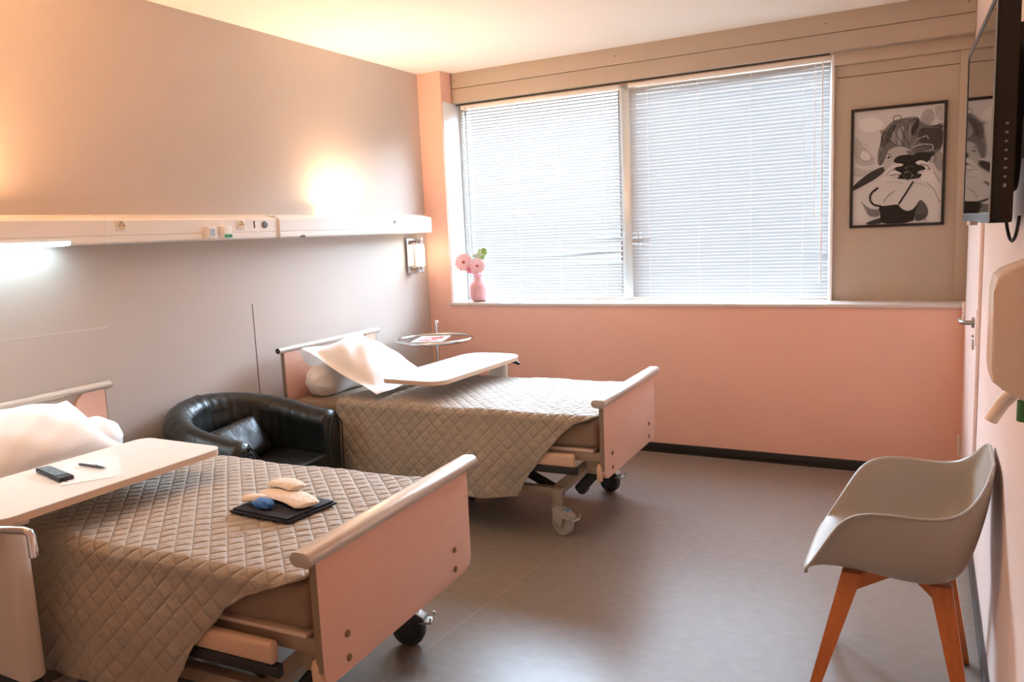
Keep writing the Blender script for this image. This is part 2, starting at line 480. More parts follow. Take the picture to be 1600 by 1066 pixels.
blind('venetian_blind', -3.112, -1.862, 'white venetian blind in the window half behind the pink vase',
      [(43, 1.0, -0.02, 0.25), (47, 1.0, -0.028, 0.5), (49, 1.0, 0.016, 0.3), (48, 0.5, -0.012, 0.5), (51, 0.95, -0.012, 0.3)], (0.06, 0.36, 0.62, 0.9), 0.03, 32)
blind('venetian_blind', -1.80, -0.535, 'white venetian blind in the window half next to the framed picture',
      [(44, 0.0, -0.02, 0.14), (46, 0.0, 0.016, 0.14), (50, 1.0, -0.014, 0.1)], (0.105, 0.37, 0.635, 0.88), 0.965, 70)

# ------------------------------------------------------------------ door in the right wall
bm = NB(); bx(bm, XR-0.010, XR-0.001, 3.78, 4.90, 0.01, 2.08, 0.003); d1o = struct('door_1', bm, 'wall_pink')
bm = NB(); bx(bm, XR-0.012, XR-0.0005, 3.765, 3.782, 0.0, 2.1); bx(bm, XR-0.012, XR-0.0005, 3.765, 4.9, 2.085, 2.1); obj('door_gap', bm, mat('door_gap', 'a07a70', 0.7), d1o)
bm = NB(); bx(bm, XR-0.014, XR-0.0005, 3.70, 3.765, 0.0, 2.17, 0.003); bx(bm, XR-0.014, XR-0.0005, 3.70, 4.93, 2.1, 2.17, 0.003); obj('door_frame', bm, 'wall_pink', d1o)
for z in (0.96, 0.21):
    bm = NB(); lathe(bm, [(0.009, -0.06), (0.009, -0.003), (0.0075, -0.002), (0.0075, 0.002), (0.009, 0.003), (0.009, 0.06)], (XR-0.017, 4.895, z), 14)
    obj('hinge', bm, 'wall_pink', d1o)
bm = NB()
tube(bm, [(XR-0.01, 3.96, 1.02), (XR-0.05, 3.96, 1.02), (XR-0.06, 3.975, 1.02), (XR-0.062, 4.08, 1.018)], [0.011, 0.010, 0.010, 0.008], 12)
lathe(bm, [(0.024, 0), (0.022, 0.009)], (XR-0.012, 3.96, 1.02), 20, Matrix.Rotation(-PI/2, 4, 'Y'))
obj('door_handle', bm, 'steel', d1o)
bm = NB(); bx(bm, XR-0.016, XR-0.01, 3.945, 3.975, 0.90, 0.945, 0.002); bx(bm, XR-0.02, XR-0.01, 3.955, 3.965, 0.955, 0.965, 0.002); obj('lock_cylinder', bm, 'steel', d1o)
bm = NB(); bx(bm, XR-0.017, XR-0.012, 3.715, 3.735, 0.95, 1.10, 0.001); obj('strike_plate', bm, 'wall_pink', d1o)

# ================================================================== BED HEAD TRUNKING
def trunk_profile(d=0.12):
    return [(0, 1.535), (d-0.012, 1.530), (d, 1.538), (d, 1.560), (d-0.004, 1.563), (d-0.004, 1.567), (d, 1.570), (d, 1.634), (d-0.006, 1.641), (0.035, 1.664), (0, 1.664)]
def trunk(name, y0, y1, label, cat, d=0.12):
    t = thing(name, label, cat, (XL, (y0+y1)/2, 1.60))
    bm = NB(); yc = (y0+y1)/2
    prism(bm, trunk_profile(d), lambda a, b: (a+0.001, y0-yc, b-1.60), lambda a, b: (a+0.001, y1-yc, b-1.60))
    obj('housing', bm, 'white_plastic', t, sharp=25)
    return t
def uplight(t, y, w, power, color):
    bm = NB(); tube(bm, [(0.035, y-w/2, 0.075), (0.035, y+w/2, 0.075)], 0.009, 10); obj('uplight_lamp', bm, M['uplamp'], t)
    L = area_light('uplight', (0.075, y, 0.068), (0.7, 0, 1), w, 0.06, power, color); L.parent = t
    return L
M['uplamp'] = emis('uplight_bulb', 'ffd9a8', 20.0)
t1 = trunk('bed_head_light', 0.75, 2.235, 'white wall unit above the nearer bed with its reading tube lit', 'wall light', 0.125)
bm = NB(); prism(bm, [(0.050, -0.072), (0.055, -0.062), (0.125, -0.052), (0.128, -0.058), (0.122, -0.068)], lambda a, b: (a, -0.70, b), lambda a, b: (a, 0.575, b)); obj('reading_tube', bm, 'tube_on', t1)
bm = NB(); prism(bm, [(0.048, -0.073), (0.055, -0.060), (0.127, -0.050), (0.130, -0.058), (0.123, -0.070)], lambda a, b: (a, 0.575, b), lambda a, b: (a, 0.60, b)); obj('tube_end_cap', bm, 'tube_off', t1)
bm = NB(); prism(bm, [(0.002, -0.062), (0.126, -0.066), (0.127, 0.036), (0.115, 0.043), (0.04, 0.066), (0.002, 0.066)], lambda a, b: (a, 0.7425, b), lambda a, b: (a, 0.752, b)); obj('end_cheek', bm, 'white_plastic', t1)
t2 = trunk('socket_trunking', 2.247, 3.275, 'white wall trunking with sockets and labelled switches between the two lights', 'socket trunking', 0.115)
def socket(t, y, z, d=0.115):
    bm = NB(); bx(bm, d, d+0.006, y-0.026, y+0.026, z-0.026, z+0.026, 0.003); s = obj('socket', bm, 'white_plastic', t)
    bm = NB(); lathe(bm, [(0.021, 0), (0.021, 0.003), (0.016, 0.003)], (d+0.005, y, z), 20, RY); obj('socket_well', bm, 'cream_plastic', s)
    bm = NB()
    for dy, dz in ((-0.009, 0), (0.009, 0), (0, 0.012)): lathe(bm, [(0.0034, 0), (0.0034, 0.001)], (d+0.0085, y+dy, z+dz), 10, RY)
    obj('socket_holes', bm, 'groove', s)
yc2 = (2.238+3.275)/2
socket(t2, 2.315-yc2, 0.012); socket(t2, 3.02-yc2, 0.008)
for y, m_ in ((2.80, 'blue_label'), (2.90, 'green_label')):
    bm = NB(); bx(bm, 0.115, 0.150, y-yc2-0.026, y-yc2+0.026, -0.062, 0.0, 0.003); s = obj('outlet_cover', bm, 'white_plastic', t2)
    bm = NB()
    if m_ == 'green_label': bx(bm, 0.150, 0.1512, y-yc2-0.025, y-yc2+0.025, -0.058, -0.042)
    else: bx(bm, 0.150, 0.1512, y-yc2-0.016, y-yc2+0.016, -0.048, -0.012)
    obj('outlet_label', bm, m_, s)
bm = NB(); bx(bm, 0.115, 0.118, 3.115-yc2-0.004, 3.115-yc2+0.004, -0.012, 0.028, 0.001); obj('call_slot', bm, 'groove', t2)
bm = NB(); lathe(bm, [(0.020, 0), (0.018, 0.008), (0.012, 0.010)], (0.115, 3.19-yc2, 0.006), 20, RY); obj('round_switch', bm, 'grey_knob', t2)
t3 = trunk('bed_head_light', 3.30, 4.83, 'white wall unit above the window bed with a glowing uplight and unlit reading tube', 'wall light', 0.125)
yc3 = (3.30+4.83)/2
bm = NB(); prism(bm, [(0.055, -0.071), (0.058, -0.064), (0.120, -0.054), (0.124, -0.060), (0.118, -0.068)], lambda a, b: (a, 3.50-yc3, b), lambda a, b: (a, 4.26-yc3, b)); obj('reading_tube', bm, 'tube_off', t3)
bm = NB(); bx(bm, 0.120, 0.126, 3.46-yc3, 3.50-yc3, -0.072, -0.055, 0.002); obj('tube_end_cap', bm, 'grey_knob', t3)
bm = NB(); lathe(bm, [(0.012, 0), (0.010, 0.004)], (0.126, 4.38-yc3, 0.012), 16, RY); obj('round_switch', bm, 'grey_knob', t3)
bm = NB(); bx(bm, 0.002, 0.11, 3.279-yc3, 3.30-yc3, -0.062, 0.055); obj('side_cheek', bm, 'white_plastic', t3)
uplight(t3, 3.93-yc3, 0.26, 4.0, (1.0, 0.66, 0.40))
uplight(t1, 1.55-(0.75+2.235)/2, 0.26, 9.5, (1.0, 0.50, 0.23))

# wall sconce
t = thing('wall_sconce', 'small steel wall sconce with a lit glass tube beside the corner', 'wall lamp', (XL, 4.73, 1.37))
bm = NB(); bx(bm, 0.012, 0.020, -0.075, 0.075, -0.125, 0.125, 0.003); bx(bm, 0, 0.012, -0.03, 0.03, -0.05, 0.05); obj('back_plate', bm, 'steel', t)
bm = NB(); tube(bm, [(0.075, 0.0, -0.075), (0.075, 0.0, 0.075)], 0.034, 24); obj('glass_tube', bm, 'sconce_glass', t)
for z in (-0.1, 0.1):
    bm = NB(); lathe(bm, [(0.026, -0.025), (0.028, -0.022), (0.028, 0.022), (0.026, 0.025)], (0.075, 0, z), 20); bx(bm, 0.018, 0.06, -0.01, 0.01, z-0.008, z+0.008); obj('tube_cap', bm, 'chrome', t)

# ================================================================== BEDS
BED_TOP = 0.618
def caster(t, x, y, spin, wheel_m):
    house = 'caster_grey' if wheel_m == 'wheel_light' else 'wheel_dark'
    bm = NB(); R = 0.0625; ca, sa = math.cos(spin), math.sin(spin)
    mt = Matrix.Rotation(spin, 4, 'Z') @ RX
    c = (x + 0.035*ca, y + 0.035*sa, R)
    def P(dx, dy, z): return (x + dx*ca - dy*sa, y + dx*sa + dy*ca, z)
    lathe(bm, [(0.018, 0.03), (0.022, 0.034), (0.022, 0.05)], (x, y, 0.10), 14)
    A = [(-0.016, 0.136), (0.022, 0.140), (0.070, 0.126), (0.100, 0.106), (0.092, 0.099), (0.056, 0.098), (0.050, 0.056), (0.042, 0.048), (0.028, 0.050), (-0.006, 0.078)]
    for sgn in (-1, 1):
        prism(bm, A, lambda a, b: P(a, sgn*0.022, b), lambda a, b: P(a, sgn*0.027, b), 0.001)
    T_ = [(-0.016, 0.136), (0.022, 0.140), (0.070, 0.126), (0.100, 0.106)]
    prism(bm, T_ + [(u-0.001, v-0.005) for u, v in T_[::-1]], lambda a, b: P(a, -0.026, b), lambda a, b: P(a, 0.026, b))
    cs = obj('caster', bm, house, t)
    bm = NB(); lathe(bm, [(0.002, -0.019), (0.012, -0.019), (0.014, -0.013), (0.044, -0.013), (0.046, -0.017), (R-0.006, -0.018), (R, -0.012), (R, 0.012), (R-0.006, 0.018), (0.046, 0.017), (0.044, 0.013), (0.014, 0.013), (0.012, 0.019), (0.002, 0.019)], c, 28, mt)
    obj('wheel', bm, wheel_m, cs)
    bm = NB(); q = P(0.104, 0, 0.098)
    box(bm, q, (0.05, 0.05, 0.01), 0.003, 2, Matrix.Rotation(spin, 3, 'Z')); tube(bm, [P(0.125, -0.025, 0.105), P(0.128, -0.025, 0.122)], 0.004, 8); tube(bm, [P(0.125, 0.025, 0.105), P(0.128, 0.025, 0.122)], 0.004, 8)
    obj('brake_pedal', bm, 'caster_grey', cs)
    bm = NB(); q = P(0.062, 0, 0.132); box(bm, q, (0.030, 0.026, 0.008), 0.003, 2, Matrix.Rotation(spin, 3, 'Z')); obj('lock_tab', bm, 'caster_blue', cs)
    bm = NB(); q = P(0.080, 0, 0.124); box(bm, q, (0.045, 0.046, 0.008), 0.003, 2, Matrix.Rotation(spin, 3, 'Z') @ Matrix.Rotation(0.55, 3, 'Y')); obj('top_plate', bm, 'caster_grey', cs)

def bed(label, loc, rz, L, spins, light_front):
    t = thing('hospital_bed', label, 'bed', loc, rz)
    hw = 0.41
    # foot board
    bm = NB(); pts = rounded(-hw, hw, 0.325, 0.685, [0.005, 0.005, 0.045, 0.045])
    prism(bm, pts, lambda a, b: (L-0.011, a, b), lambda a, b: (L+0.011, a, b), 0.002); fb = obj('footboard', bm, 'panel', t)
    bm = NB(); bx(bm, L-0.0118, L+0.0100, -hw-0.0022, -hw+0.0008, 0.37, 0.686); obj('edge_band', bm, 'panel_edge', fb)
    bm = NB(); R = rounded(-0.035, 0.035, 0.683, 0.723, 0.019, 5)
    prism(bm, R, lambda a, b: (L+a, -0.455, b), lambda a, b: (L+a, 0.455, b), 0.004); obj('foot_rail', bm, 'rail_metal', fb)
    for y in (-0.305, 0.295):
        for z in (0.432, 0.362):
            bm = NB(); lathe(bm, [(0.011, 0), (0.010, 0.004), (0.005, 0.006)], (L+0.011, y, z), 14, RY); obj('bolt', bm, 'bolt', fb)
    for s in (-1, 1):
        bm = NB(); lathe(bm, [(0.006, -0.05), (0.014, -0.044), (0.015, 0.02), (0.010, 0.034), (0.004, 0.038)], (L-0.018, s*(hw-0.006), 0.365), 14); obj('corner_buffer', bm, 'bed_beige', fb)
    # head board with open grip under the rail
    bm = NB()
    top = 0.885
    hh = 0.435
    cut = []
    pr = [(-hh, 0.34), (hh, 0.34), (hh, top)]
    inner = [(0.33, top), (0.30, 0.86), (0.265, 0.80), (0.235, 0.775), (0.19, 0.765)]
    pr += inner + [(-a, b) for a, b in inner[::-1]] + [(-hh, top)]
    prism(bm, pr, lambda a, b: (0.02, a, b), lambda a, b: (0.042, a, b)); hb = obj('headboard', bm, 'panel', t, smooth=False)
    for q in (-hh, hh):
        bm = NB(); bx(bm, 0.019, 0.0425, q-0.002, q+0.002, 0.36, top); obj('edge_band', bm, 'panel_edge', hb)
    bm = NB(); tube(bm, [(0.032, -0.47, 0.897), (0.032, 0.47, 0.897)], 0.018, 18); obj('head_rail', bm, 'rail_metal', hb)
    for s in (-1, 1):
        bm = NB(); tube(bm, [(0.032, s*0.469, 0.897), (0.032, s*0.474, 0.897)], 0.0145, 16); obj('rail_end', bm, 'groove', hb)
    # mattress and base
    bm = NB(); bx(bm, 0.06, L-0.03, -0.405, 0.405, 0.470, BED_TOP-0.008, 0.035, 4); obj('mattress', bm, 'mattress', t)
    bm = NB(); bx(bm, 0.07, L-0.05, -0.40, 0.40, 0.452, 0.466, 0.004); obj('mattress_base', bm, 'base_white', t)
    bm = NB()
    for s in (-1, 1): bx(bm, 0.05, L-0.02, s*0.37-0.02, s*0.37+0.02, 0.405, 0.45, 0.004)
    for x in (0.1, 0.6, 1.2, L-0.10): bx(bm, x-0.02, x+0.02, -0.37, 0.37, 0.405, 0.44, 0.003)
    for s in (-1, 1): bx(bm, L-0.10, L-0.012, s*0.335-0.03, s*0.335+0.03, 0.335, 0.445, 0.006)
    obj('frame', bm, 'bed_metal', t)
    for s in (-1, 1):
        bm = NB(); prism(bm, rounded(0.382, 0.447, s*0.432-0.017, s*0.432+0.017, 0.014, 4), lambda a, b: (0.45, b, a), lambda a, b: (L-0.135, b, a), 0.006); obj('side_guard', bm, 'bed_beige', t)
        bm = NB(); bx(bm, 0.50, L-0.12, s*0.43-0.012, s*0.43+0.012, 0.345, 0.381, 0.004); obj('guard_track', bm, 'bed_dark', t)
    # lower chassis with lifting arms
    bm = NB()
    xc = (0.24, L-0.275)
    for s in (-1, 1): bx(bm, xc[0], xc[1], s*0.335-0.02, s*0.335+0.02, 0.195, 0.240, 0.004)
    for x in xc: bx(bm, x-0.022, x+0.022, -0.345, 0.345, 0.195, 0.242, 0.004)
    for x in xc:
        for s in (-1, 1): bx(bm, x-0.026, x+0.026, s*0.335-0.024, s*0.335+0.024, 0.148, 0.235, 0.005)
    obj('chassis', bm, 'bed_metal', t)
    for s in (-1, 1):
        bm = NB(); v = Vector((0.20, 0, 0.17)); ang = -math.atan2(v.z, v.x)
        box(bm, (L-0.185, s*0.30, 0.31), (0.27, 0.03, 0.042), 0.006, 2, Matrix.Rotation(ang, 3, 'Y'))
        obj('lifting_arm', bm, 'bed_metal', t)
    for s in (-1, 1):
        bm = NB(); box(bm, (L-0.55, s*0.26, 0.31), (0.62, 0.03, 0.04), 0.004, 2, Matrix.Rotation(0.42, 3, 'Y'))
        obj('scissor_arm', bm, 'bed_dark', t); bm = NB()
        box(bm, (0.55, s*0.26, 0.31), (0.62, 0.03, 0.04), 0.004, 2, Matrix.Rotation(-0.42, 3, 'Y')); obj('scissor_arm', bm, 'bed_dark', t)
        bm = NB(); tube(bm, [(L-0.18, s*0.27, 0.215), (L-0.06, s*0.27, 0.35)], 0.028, 12)
        lathe(bm, [(0.026, -0.02), (0.026, 0.02)], (L-0.16, s*0.27, 0.225), 16, RX)
        obj('actuator', bm, 'bed_dark', t)
    bm = NB(); bx(bm, 0.55, 1.25, -0.13, 0.13, 0.25, 0.38, 0.02); bx(bm, 1.25, 1.6, -0.06, 0.06, 0.26, 0.33, 0.02)
    obj('lift_motor', bm, 'bed_dark', t)
    k = 0
    for x in xc:
        for s in (-1, 1):
            caster(t, x, s*(0.335 if s < 0 else 0.355), spins[k], 'wheel_light' if (light_front and k == 2) else 'wheel_dark'); k += 1
    return t
B1 = ((-3.298, 1.745, 0), math.radians(2.9), 1.895)
B2 = ((-3.268, 3.672, 0), math.radians(1.4), 1.935)
bed('nearer hospital bed with pink laminate foot board at the front of the room', *B1, (0.4, 0.5, -0.3, 0.25), False)
bed('farther hospital bed with pink laminate foot board along the window wall', *B2, (0.4, 0.5, -0.35, -0.25), True)

# ------------------------------------------------------------------ quilted bedspreads
def bedspread(label, B, L, x0, top, corner, seed, lift):
    """corner: [(z, xmax)] outline of the free end of the front drape"""
    rng = np.random.RandomState(seed)
    nu, nv = 230, 230
    zt = top
    hemf, hemb = 0.205, 0.30
    # profile across: list of (y, z)
    prof = [(-0.482, hemf)]
    prof += [(-0.476, 0.38), (-0.462, 0.47), (-0.450, 0.53), (-0.442, 0.572)]
    for k in range(7):
        a = math.radians(180 - 90*k/6); prof.append((-0.40+0.042*math.cos(a), zt-0.042+0.042*math.sin(a)))
    prof += [(-0.2, zt+0.004), (0.0, zt+0.006), (0.2, zt+0.004)]
    for k in range(7):
        a = math.radians(90 - 90*k/6); prof.append((0.40+0.042*math.cos(a), zt-0.042+0.042*math.sin(a)))
    prof += [(0.446, 0.5), (0.452, 0.40), (0.458, hemb)]
    pr = np.array(prof); ds = np.r_[0, np.cumsum(np.hypot(*np.diff(pr, axis=0).T))]
    s = np.linspace(0, ds[-1], nv)
    py = np.interp(s, ds, pr[:, 0]); pz = np.interp(s, ds, pr[:, 1])
    cz = np.array([c[0] for c in corner]); cx = np.array([c[1] for c in corner])
    xm = np.where(py < 0, np.interp(pz, cz, cx), L-0.028)
    u = np.linspace(0, 1, nu)
    X = x0 + u[:, None]*(xm[None, :]-x0)
    Y = np.repeat(py[None, :], nu, 0); Z = np.repeat(pz[None, :], nu, 0)
    # smooth bends, waves in the hanging part
    drop = np.clip((zt-0.05-pz)/(zt-0.05-hemf), 0, 1)[None, :]
    fold = 0.012*np.sin(X*9.0+1.0+seed) + 0.008*np.sin(X*17+2.1*seed) + 0.005*np.sin(X*31+Z*14)
    side = np.where(py < 0, -1.0, 1.0)[None, :]
    near_end = np.clip(1-(xm[None, :]-X)/0.30, 0, 1)**1.5
    Y = Y + side*drop*(fold + 0.012) + side*drop*near_end*np.where(py < 0, lift, 0.0)[None, :]
    Z = Z + (1-np.sign(drop))*(0.004*np.sin(X*6+seed)*np.cos(Y*5) + 0.003*np.sin(X*13+Y*8)) + drop*0.006*np.sin(X*12+seed)*np.where(py<0,1,1)[None,:]
    # quilting relief
    P = np.stack([X, Y, Z], -1)
    du = np.gradient(P, axis=0); dv = np.gradient(P, axis=1); N = np.cross(du, dv); N /= np.linalg.norm(N, axis=-1, keepdims=True)+1e-9
    UV = np.stack([X, np.repeat(s[None, :], nu, 0)], -1)
    q = 0.068
    tri = lambda a: np.abs(((a/q) % 1.0)-0.5)*2
    tri2 = lambda a: 1-np.abs(((a/q) % 1.0)*2-1)
    h = 1-(1-np.minimum(tri2(UV[..., 0]+UV[..., 1]), tri2(UV[..., 0]-UV[..., 1])))**4
    h = h + 0.35*np.sin(X*41+3*np.sin(UV[..., 1]*23))*np.sin(UV[..., 1]*37+seed)
    P = P + N*(h*0.0032)[..., None]*np.where(N[..., 2:3]*0+1 > 0, 1, 1)
    bm = NB(); gridmesh(bm, P, UV)
    o = obj('bedspread', bm, 'quilt', None, sharp=75, recalc=False)
    o.location = B[0]; o.rotation_euler = (0, 0, B[1])
    solidify(o, 0.007, -1.0)
    return tag(o, label, 'bedspread', 'quilted taupe bedspreads')
bedspread('taupe quilted bedspread on the nearer bed, under the folded navy pouch', B1, 1.895, 0.36, 0.632,
          [(0.20, 1.39), (0.28, 1.42), (0.40, 1.50), (0.52, 1.61), (0.57, 1.69), (0.60, 1.78), (0.63, 1.867), (0.7, 1.867)], 1, -0.035)
bedspread('taupe quilted bedspread on the bed by the window', B2, 1.935, 0.40, 0.632,
          [(0.20, 1.50), (0.30, 1.55), (0.42, 1.64), (0.54, 1.74), (0.59, 1.80), (0.632, 1.907), (0.7, 1.907)], 2, -0.025)

# ------------------------------------------------------------------ pillows and bolsters
def pillow(name, label, corners, thick, group, flange=0.12, seed=0, sag=0.0):
    """corners: four world points (a,b,c,d) around the pillow"""
    A, B_, C_, D_ = [np.array(c, float) for c in corners]
    n = 34
    u = np.linspace(0, 1, n)
    U, V = np.meshgrid(u, u, indexing='ij')
    base = (A*(1-U[..., None])*(1-V[..., None]) + B_*U[..., None]*(1-V[..., None]) + C_*U[..., None]*V[..., None] + D_*(1-U[..., None])*V[..., None])
    nrm = np.cross(B_-A, D_-A); nrm /= np.linalg.norm(nrm)
    if nrm[2] < 0: nrm = -nrm
    f = flange
    Uc = np.clip((U-f)/(1-2*f), 0, 1); Vc = np.clip((V-f)/(1-2*f), 0, 1)
    puff = (np.clip(4*Uc*(1-Uc), 0, 1)**0.55)*(np.clip(4*Vc*(1-Vc), 0, 1)**0.55)
    # edges pull in between the corners
    ctr = base.mean((0, 1))
    pull = 0.085*(np.abs(2*U-1)**3*(1-(2*V-1)**2) + np.abs(2*V-1)**3*(1-(2*U-1)**2))
    base = base + (ctr-base)*pull[..., None]
    wr = 0.006*np.sin(U*15+seed)*np.sin(V*11+seed*2) + 0.005*np.sin((U+V)*22+seed)
    wave = 0.010*np.sin(U*9+V*7+seed)*(1-puff)
    topP = base + nrm*(thick*0.62*puff + wr*puff + wave)[..., None]
    botP = base + nrm*(-thick*0.38*puff + wave - 0.004)[..., None]
    topP[..., 2] -= sag*(U*(1-U))*0
    bm = NB()
    V1 = gridmesh(bm, topP); V2 = gridmesh(bm, botP)
    rim = [(i, 0) for i in range(n-1)] + [(n-1, j) for j in range(n-1)] + [(i, n-1) for i in range(n-1, 0, -1)] + [(0, j) for j in range(n-1, 0, -1)]
    for (a, b), (c, d) in zip(rim, rim[1:]+rim[:1]):
        bm.faces.new((V1[a][b], V2[a][b], V2[c][d], V1[c][d]))
    o = obj(name, bm, 'linen', None, sharp=70)
    subsurf(o, 1)
    return tag(o, label, 'pillow', group)

def bolster(label, B, x, y0, y1, z, r):
    bm = NB(); n = 40; pts = []; rs = []
    for k in range(n+1):
        q = k/n; y = y0+(y1-y0)*q
        e = min(q, 1-q)*(y1-y0)
        rr = r*min(1, (max(e, 0.0)/0.085+0.02))**0.42
        pts.append((x + 0.004*math.sin(q*14), y, z + 0.003*math.sin(q*20))); rs.append(max(rr, 0.012))
    rings = tube(bm, pts, rs, 36)
    for i, ring in enumerate(rings):
        q = i/n; e = min(q, 1-q)*(y1-y0)
        for k, v in enumerate(ring):
            c = Vector(pts[i]); d = v.co-c
            s = 1 + (0.085*math.sin(k*2*PI/36*7 + q*3 + 0.6*math.sin(k)) * max(0, 1-e/0.12)) + 0.012*math.sin(k*0.9+i*0.5)
            v.co = c + d*s
            if v.co.z < z-r*0.86: v.co.z = z-r*0.86
    o = obj('bolster', bm, 'linen', None, sharp=70); subsurf(o, 1)
    o.location = B[0]; o.rotation_euler = (0, 0, B[1])
    return tag(o, label, 'bolster', 'white bolsters')
bolster('white bolster at the head of the nearer bed, beside the grey wall', B1, 0.165, -0.385, 0.385, BED_TOP-0.008+0.088, 0.10)
bolster('white bolster under the tilted pillow on the bed by the window', B2, 0.165, -0.375, 0.375, BED_TOP-0.008+0.088, 0.10)
pillow('pillow', 'square white pillow with a flat hem tilted against the headboard of the window bed',
       [(-3.15, 3.30, 0.895), (-3.16, 3.86, 0.925), (-2.60, 3.84, 0.665), (-2.60, 3.27, 0.662)], 0.17, 'white square pillows', 0.09, 1)
pillow('pillow', 'plump white pillow on the nearer bed behind the table with the remote control',
       [(-3.16, 1.36, 0.90), (-3.14, 1.92, 0.90), (-2.80, 1.95, 0.715), (-2.82, 1.39, 0.715)], 0.17, 'white square pillows', 0.05, 3)

# ================================================================== OVERBED TABLES
def overbed_table(label, x0, x1, y0, y1, z, radii, col_x, col_y, rz=0.0, cx=0.14, cy=0.06, front=False):
    t = thing('overbed_table', label, 'overbed table', ((x0+x1)/2, (y0+y1)/2, 0), rz)
    ox, oy = (x0+x1)/2, (y0+y1)/2
    bm = NB(); pts = rounded(x0-ox, x1-ox, y0-oy, y1-oy, radii, 10)
    prism(bm, pts, lambda a, b: (a, b, z-0.003), lambda a, b: (a, b, z), 0.001); tt = obj('tabletop', bm, 'table', t)
    bm = NB(); prism(bm, pts, lambda a, b: (a, b, z-0.024), lambda a, b: (a, b, z-0.0032), 0.002); obj('edge_band', bm, 'table_edge', tt)
    gx, gy = col_x-ox, col_y-oy
    s = 1 if gy > 0 else -1
    bm = NB(); prism(bm, rounded(gx-cx/2, gx+cx/2, gy-cy/2, gy+cy/2, 0.022, 6), lambda a, b: (a, b, 0.25), lambda a, b: (a, b, z-0.045), 0.003); obj('column', bm, 'table_column', t)
    bm = NB(); bx(bm, gx-cx/2+0.015, gx+cx/2-0.015, gy-cy/2+0.01, gy+cy/2-0.01, 0.07, 0.25); obj('column_sleeve', bm, 'bed_dark', t)
    bm = NB(); bx(bm, gx-0.05, gx+0.05, min(gy, gy-s*0.06), max(gy, gy-s*0.06), z-0.046, z-0.025, 0.003); obj('support_plate', bm, 'table_column', t)
    bm = NB()
    bx(bm, gx-0.17, gx+0.17, gy-0.025, gy+0.025, 0.045, 0.075, 0.006)
    for q in (-0.15, 0.15): bx(bm, gx+q-0.022, gx+q+0.022, min(gy, gy-s*0.62), max(gy, gy-s*0.62), 0.047, 0.075, 0.006)
    obj('base', bm, 'table_column', t)
    for q in (-0.15, 0.15):
        for yy in (gy, gy-s*0.60):
            bm = NB(); lathe(bm, [(0.024, -0.01), (0.024, 0.01)], (gx+q, yy, 0.024), 18, RY); obj('wheel', bm, 'wheel_dark', t)
    return t, (gx, gy)
t, g = overbed_table('white overbed table at the window bed, empty and with rounded corners', -2.61, -2.215, 3.325, 4.27, 0.748, [0.13, 0.13, 0.06, 0.09], -2.40, 4.238, math.radians(-1.5), 0.13, 0.05)
bm = NB(); tube(bm, [(g[0]+0.05, g[1], 0.708), (g[0]+0.12, g[1]+0.005, 0.703), (g[0]+0.155, g[1]+0.005, 0.690)], [0.012, 0.012, 0.008], 10); obj('height_lever', bm, 'black_plastic', t)
t, g = overbed_table('white overbed table at the nearer bed with remote control and paper on it', -2.76, -2.315, 1.16, 1.985, 0.752, [0.05, 0.05, 0.06, 0.06], -2.395, 1.215, 0.0, 0.19, 0.065)
bm = NB(); zz = 0.735
tube(bm, [(g[0]-0.05, g[1]-0.045, 0.728), (g[0]+0.07, g[1]-0.045, 0.728), (g[0]+0.165, g[1]-0.02, 0.728), (g[0]+0.185, g[1]-0.018, 0.724), (g[0]+0.190, g[1]-0.018, 0.715), (g[0]+0.192, g[1]-0.018, 0.655)], [0.012, 0.012, 0.012, 0.012, 0.012, 0.013], 14)
obj('height_lever', bm, 'chrome', t)
TZ = 0.752
# remote, pen, paper on the nearer table
def oriented(x, y, a, z=TZ): return thing, (x, y, z), a
t = thing('remote_control', 'dark remote control with pale keys on the nearer overbed table', 'remote control', (-2.596, 1.512, TZ+0.0007), math.radians(-12))
bm = NB(); bx(bm, -0.105, 0.105, -0.024, 0.024, 0.0, 0.015, 0.005, 3); obj('body', bm, 'remote', t)
bm = NB()
for i in range(9):
    for j in range(4): bx(bm, -0.092+i*0.018, -0.080+i*0.018, -0.0185+j*0.0098, -0.0120+j*0.0098, 0.0145, 0.0175, 0.001, 1)
o = obj('keys', bm, 'remote_key', t)
t = thing('paper_sheet', 'white sheet of paper under the pen on the nearer table', 'paper', (-2.54, 1.60, TZ+0.0006), math.radians(-33))
bm = NB(); bx(bm, -0.148, 0.148, -0.085, 0.095, 0.0, 0.0007); obj('sheet', bm, 'paper', t, smooth=False)
bm = NB()
for i in range(7): tube(bm, [(0.03+i*0.012, -0.075+0.006*(i % 2), 0.0009), (0.045+i*0.012, -0.064-0.004*(i % 3), 0.0009)], 0.0011, 5)
obj('handwriting', bm, 'ink', t)
t = thing('pen', 'grey ballpoint pen lying on the paper sheet', 'pen', (-2.56, 1.622, TZ+0.0070), math.radians(2))
bm = NB(); tube(bm, [(-0.072, 0, 0), (-0.06, 0, 0), (0.03, 0, 0), (0.05, 0, 0), (0.066, 0, 0)], [0.0015, 0.0045, 0.005, 0.005, 0.003], 12); obj('barrel', bm, 'pen', t)
bm = NB(); tube(bm, [(0.05, 0, 0.005), (0.02, 0, 0.0078)], 0.0016, 8); tube(bm, [(0.06, 0, 0), (0.076, 0, 0)], 0.0028, 8); obj('clip', bm, 'chrome', t)

# ================================================================== TUB ARMCHAIR
t = thing('armchair', 'black leather tub armchair between the two beds', 'armchair', (-2.905, 2.70, 0), math.radians(6))
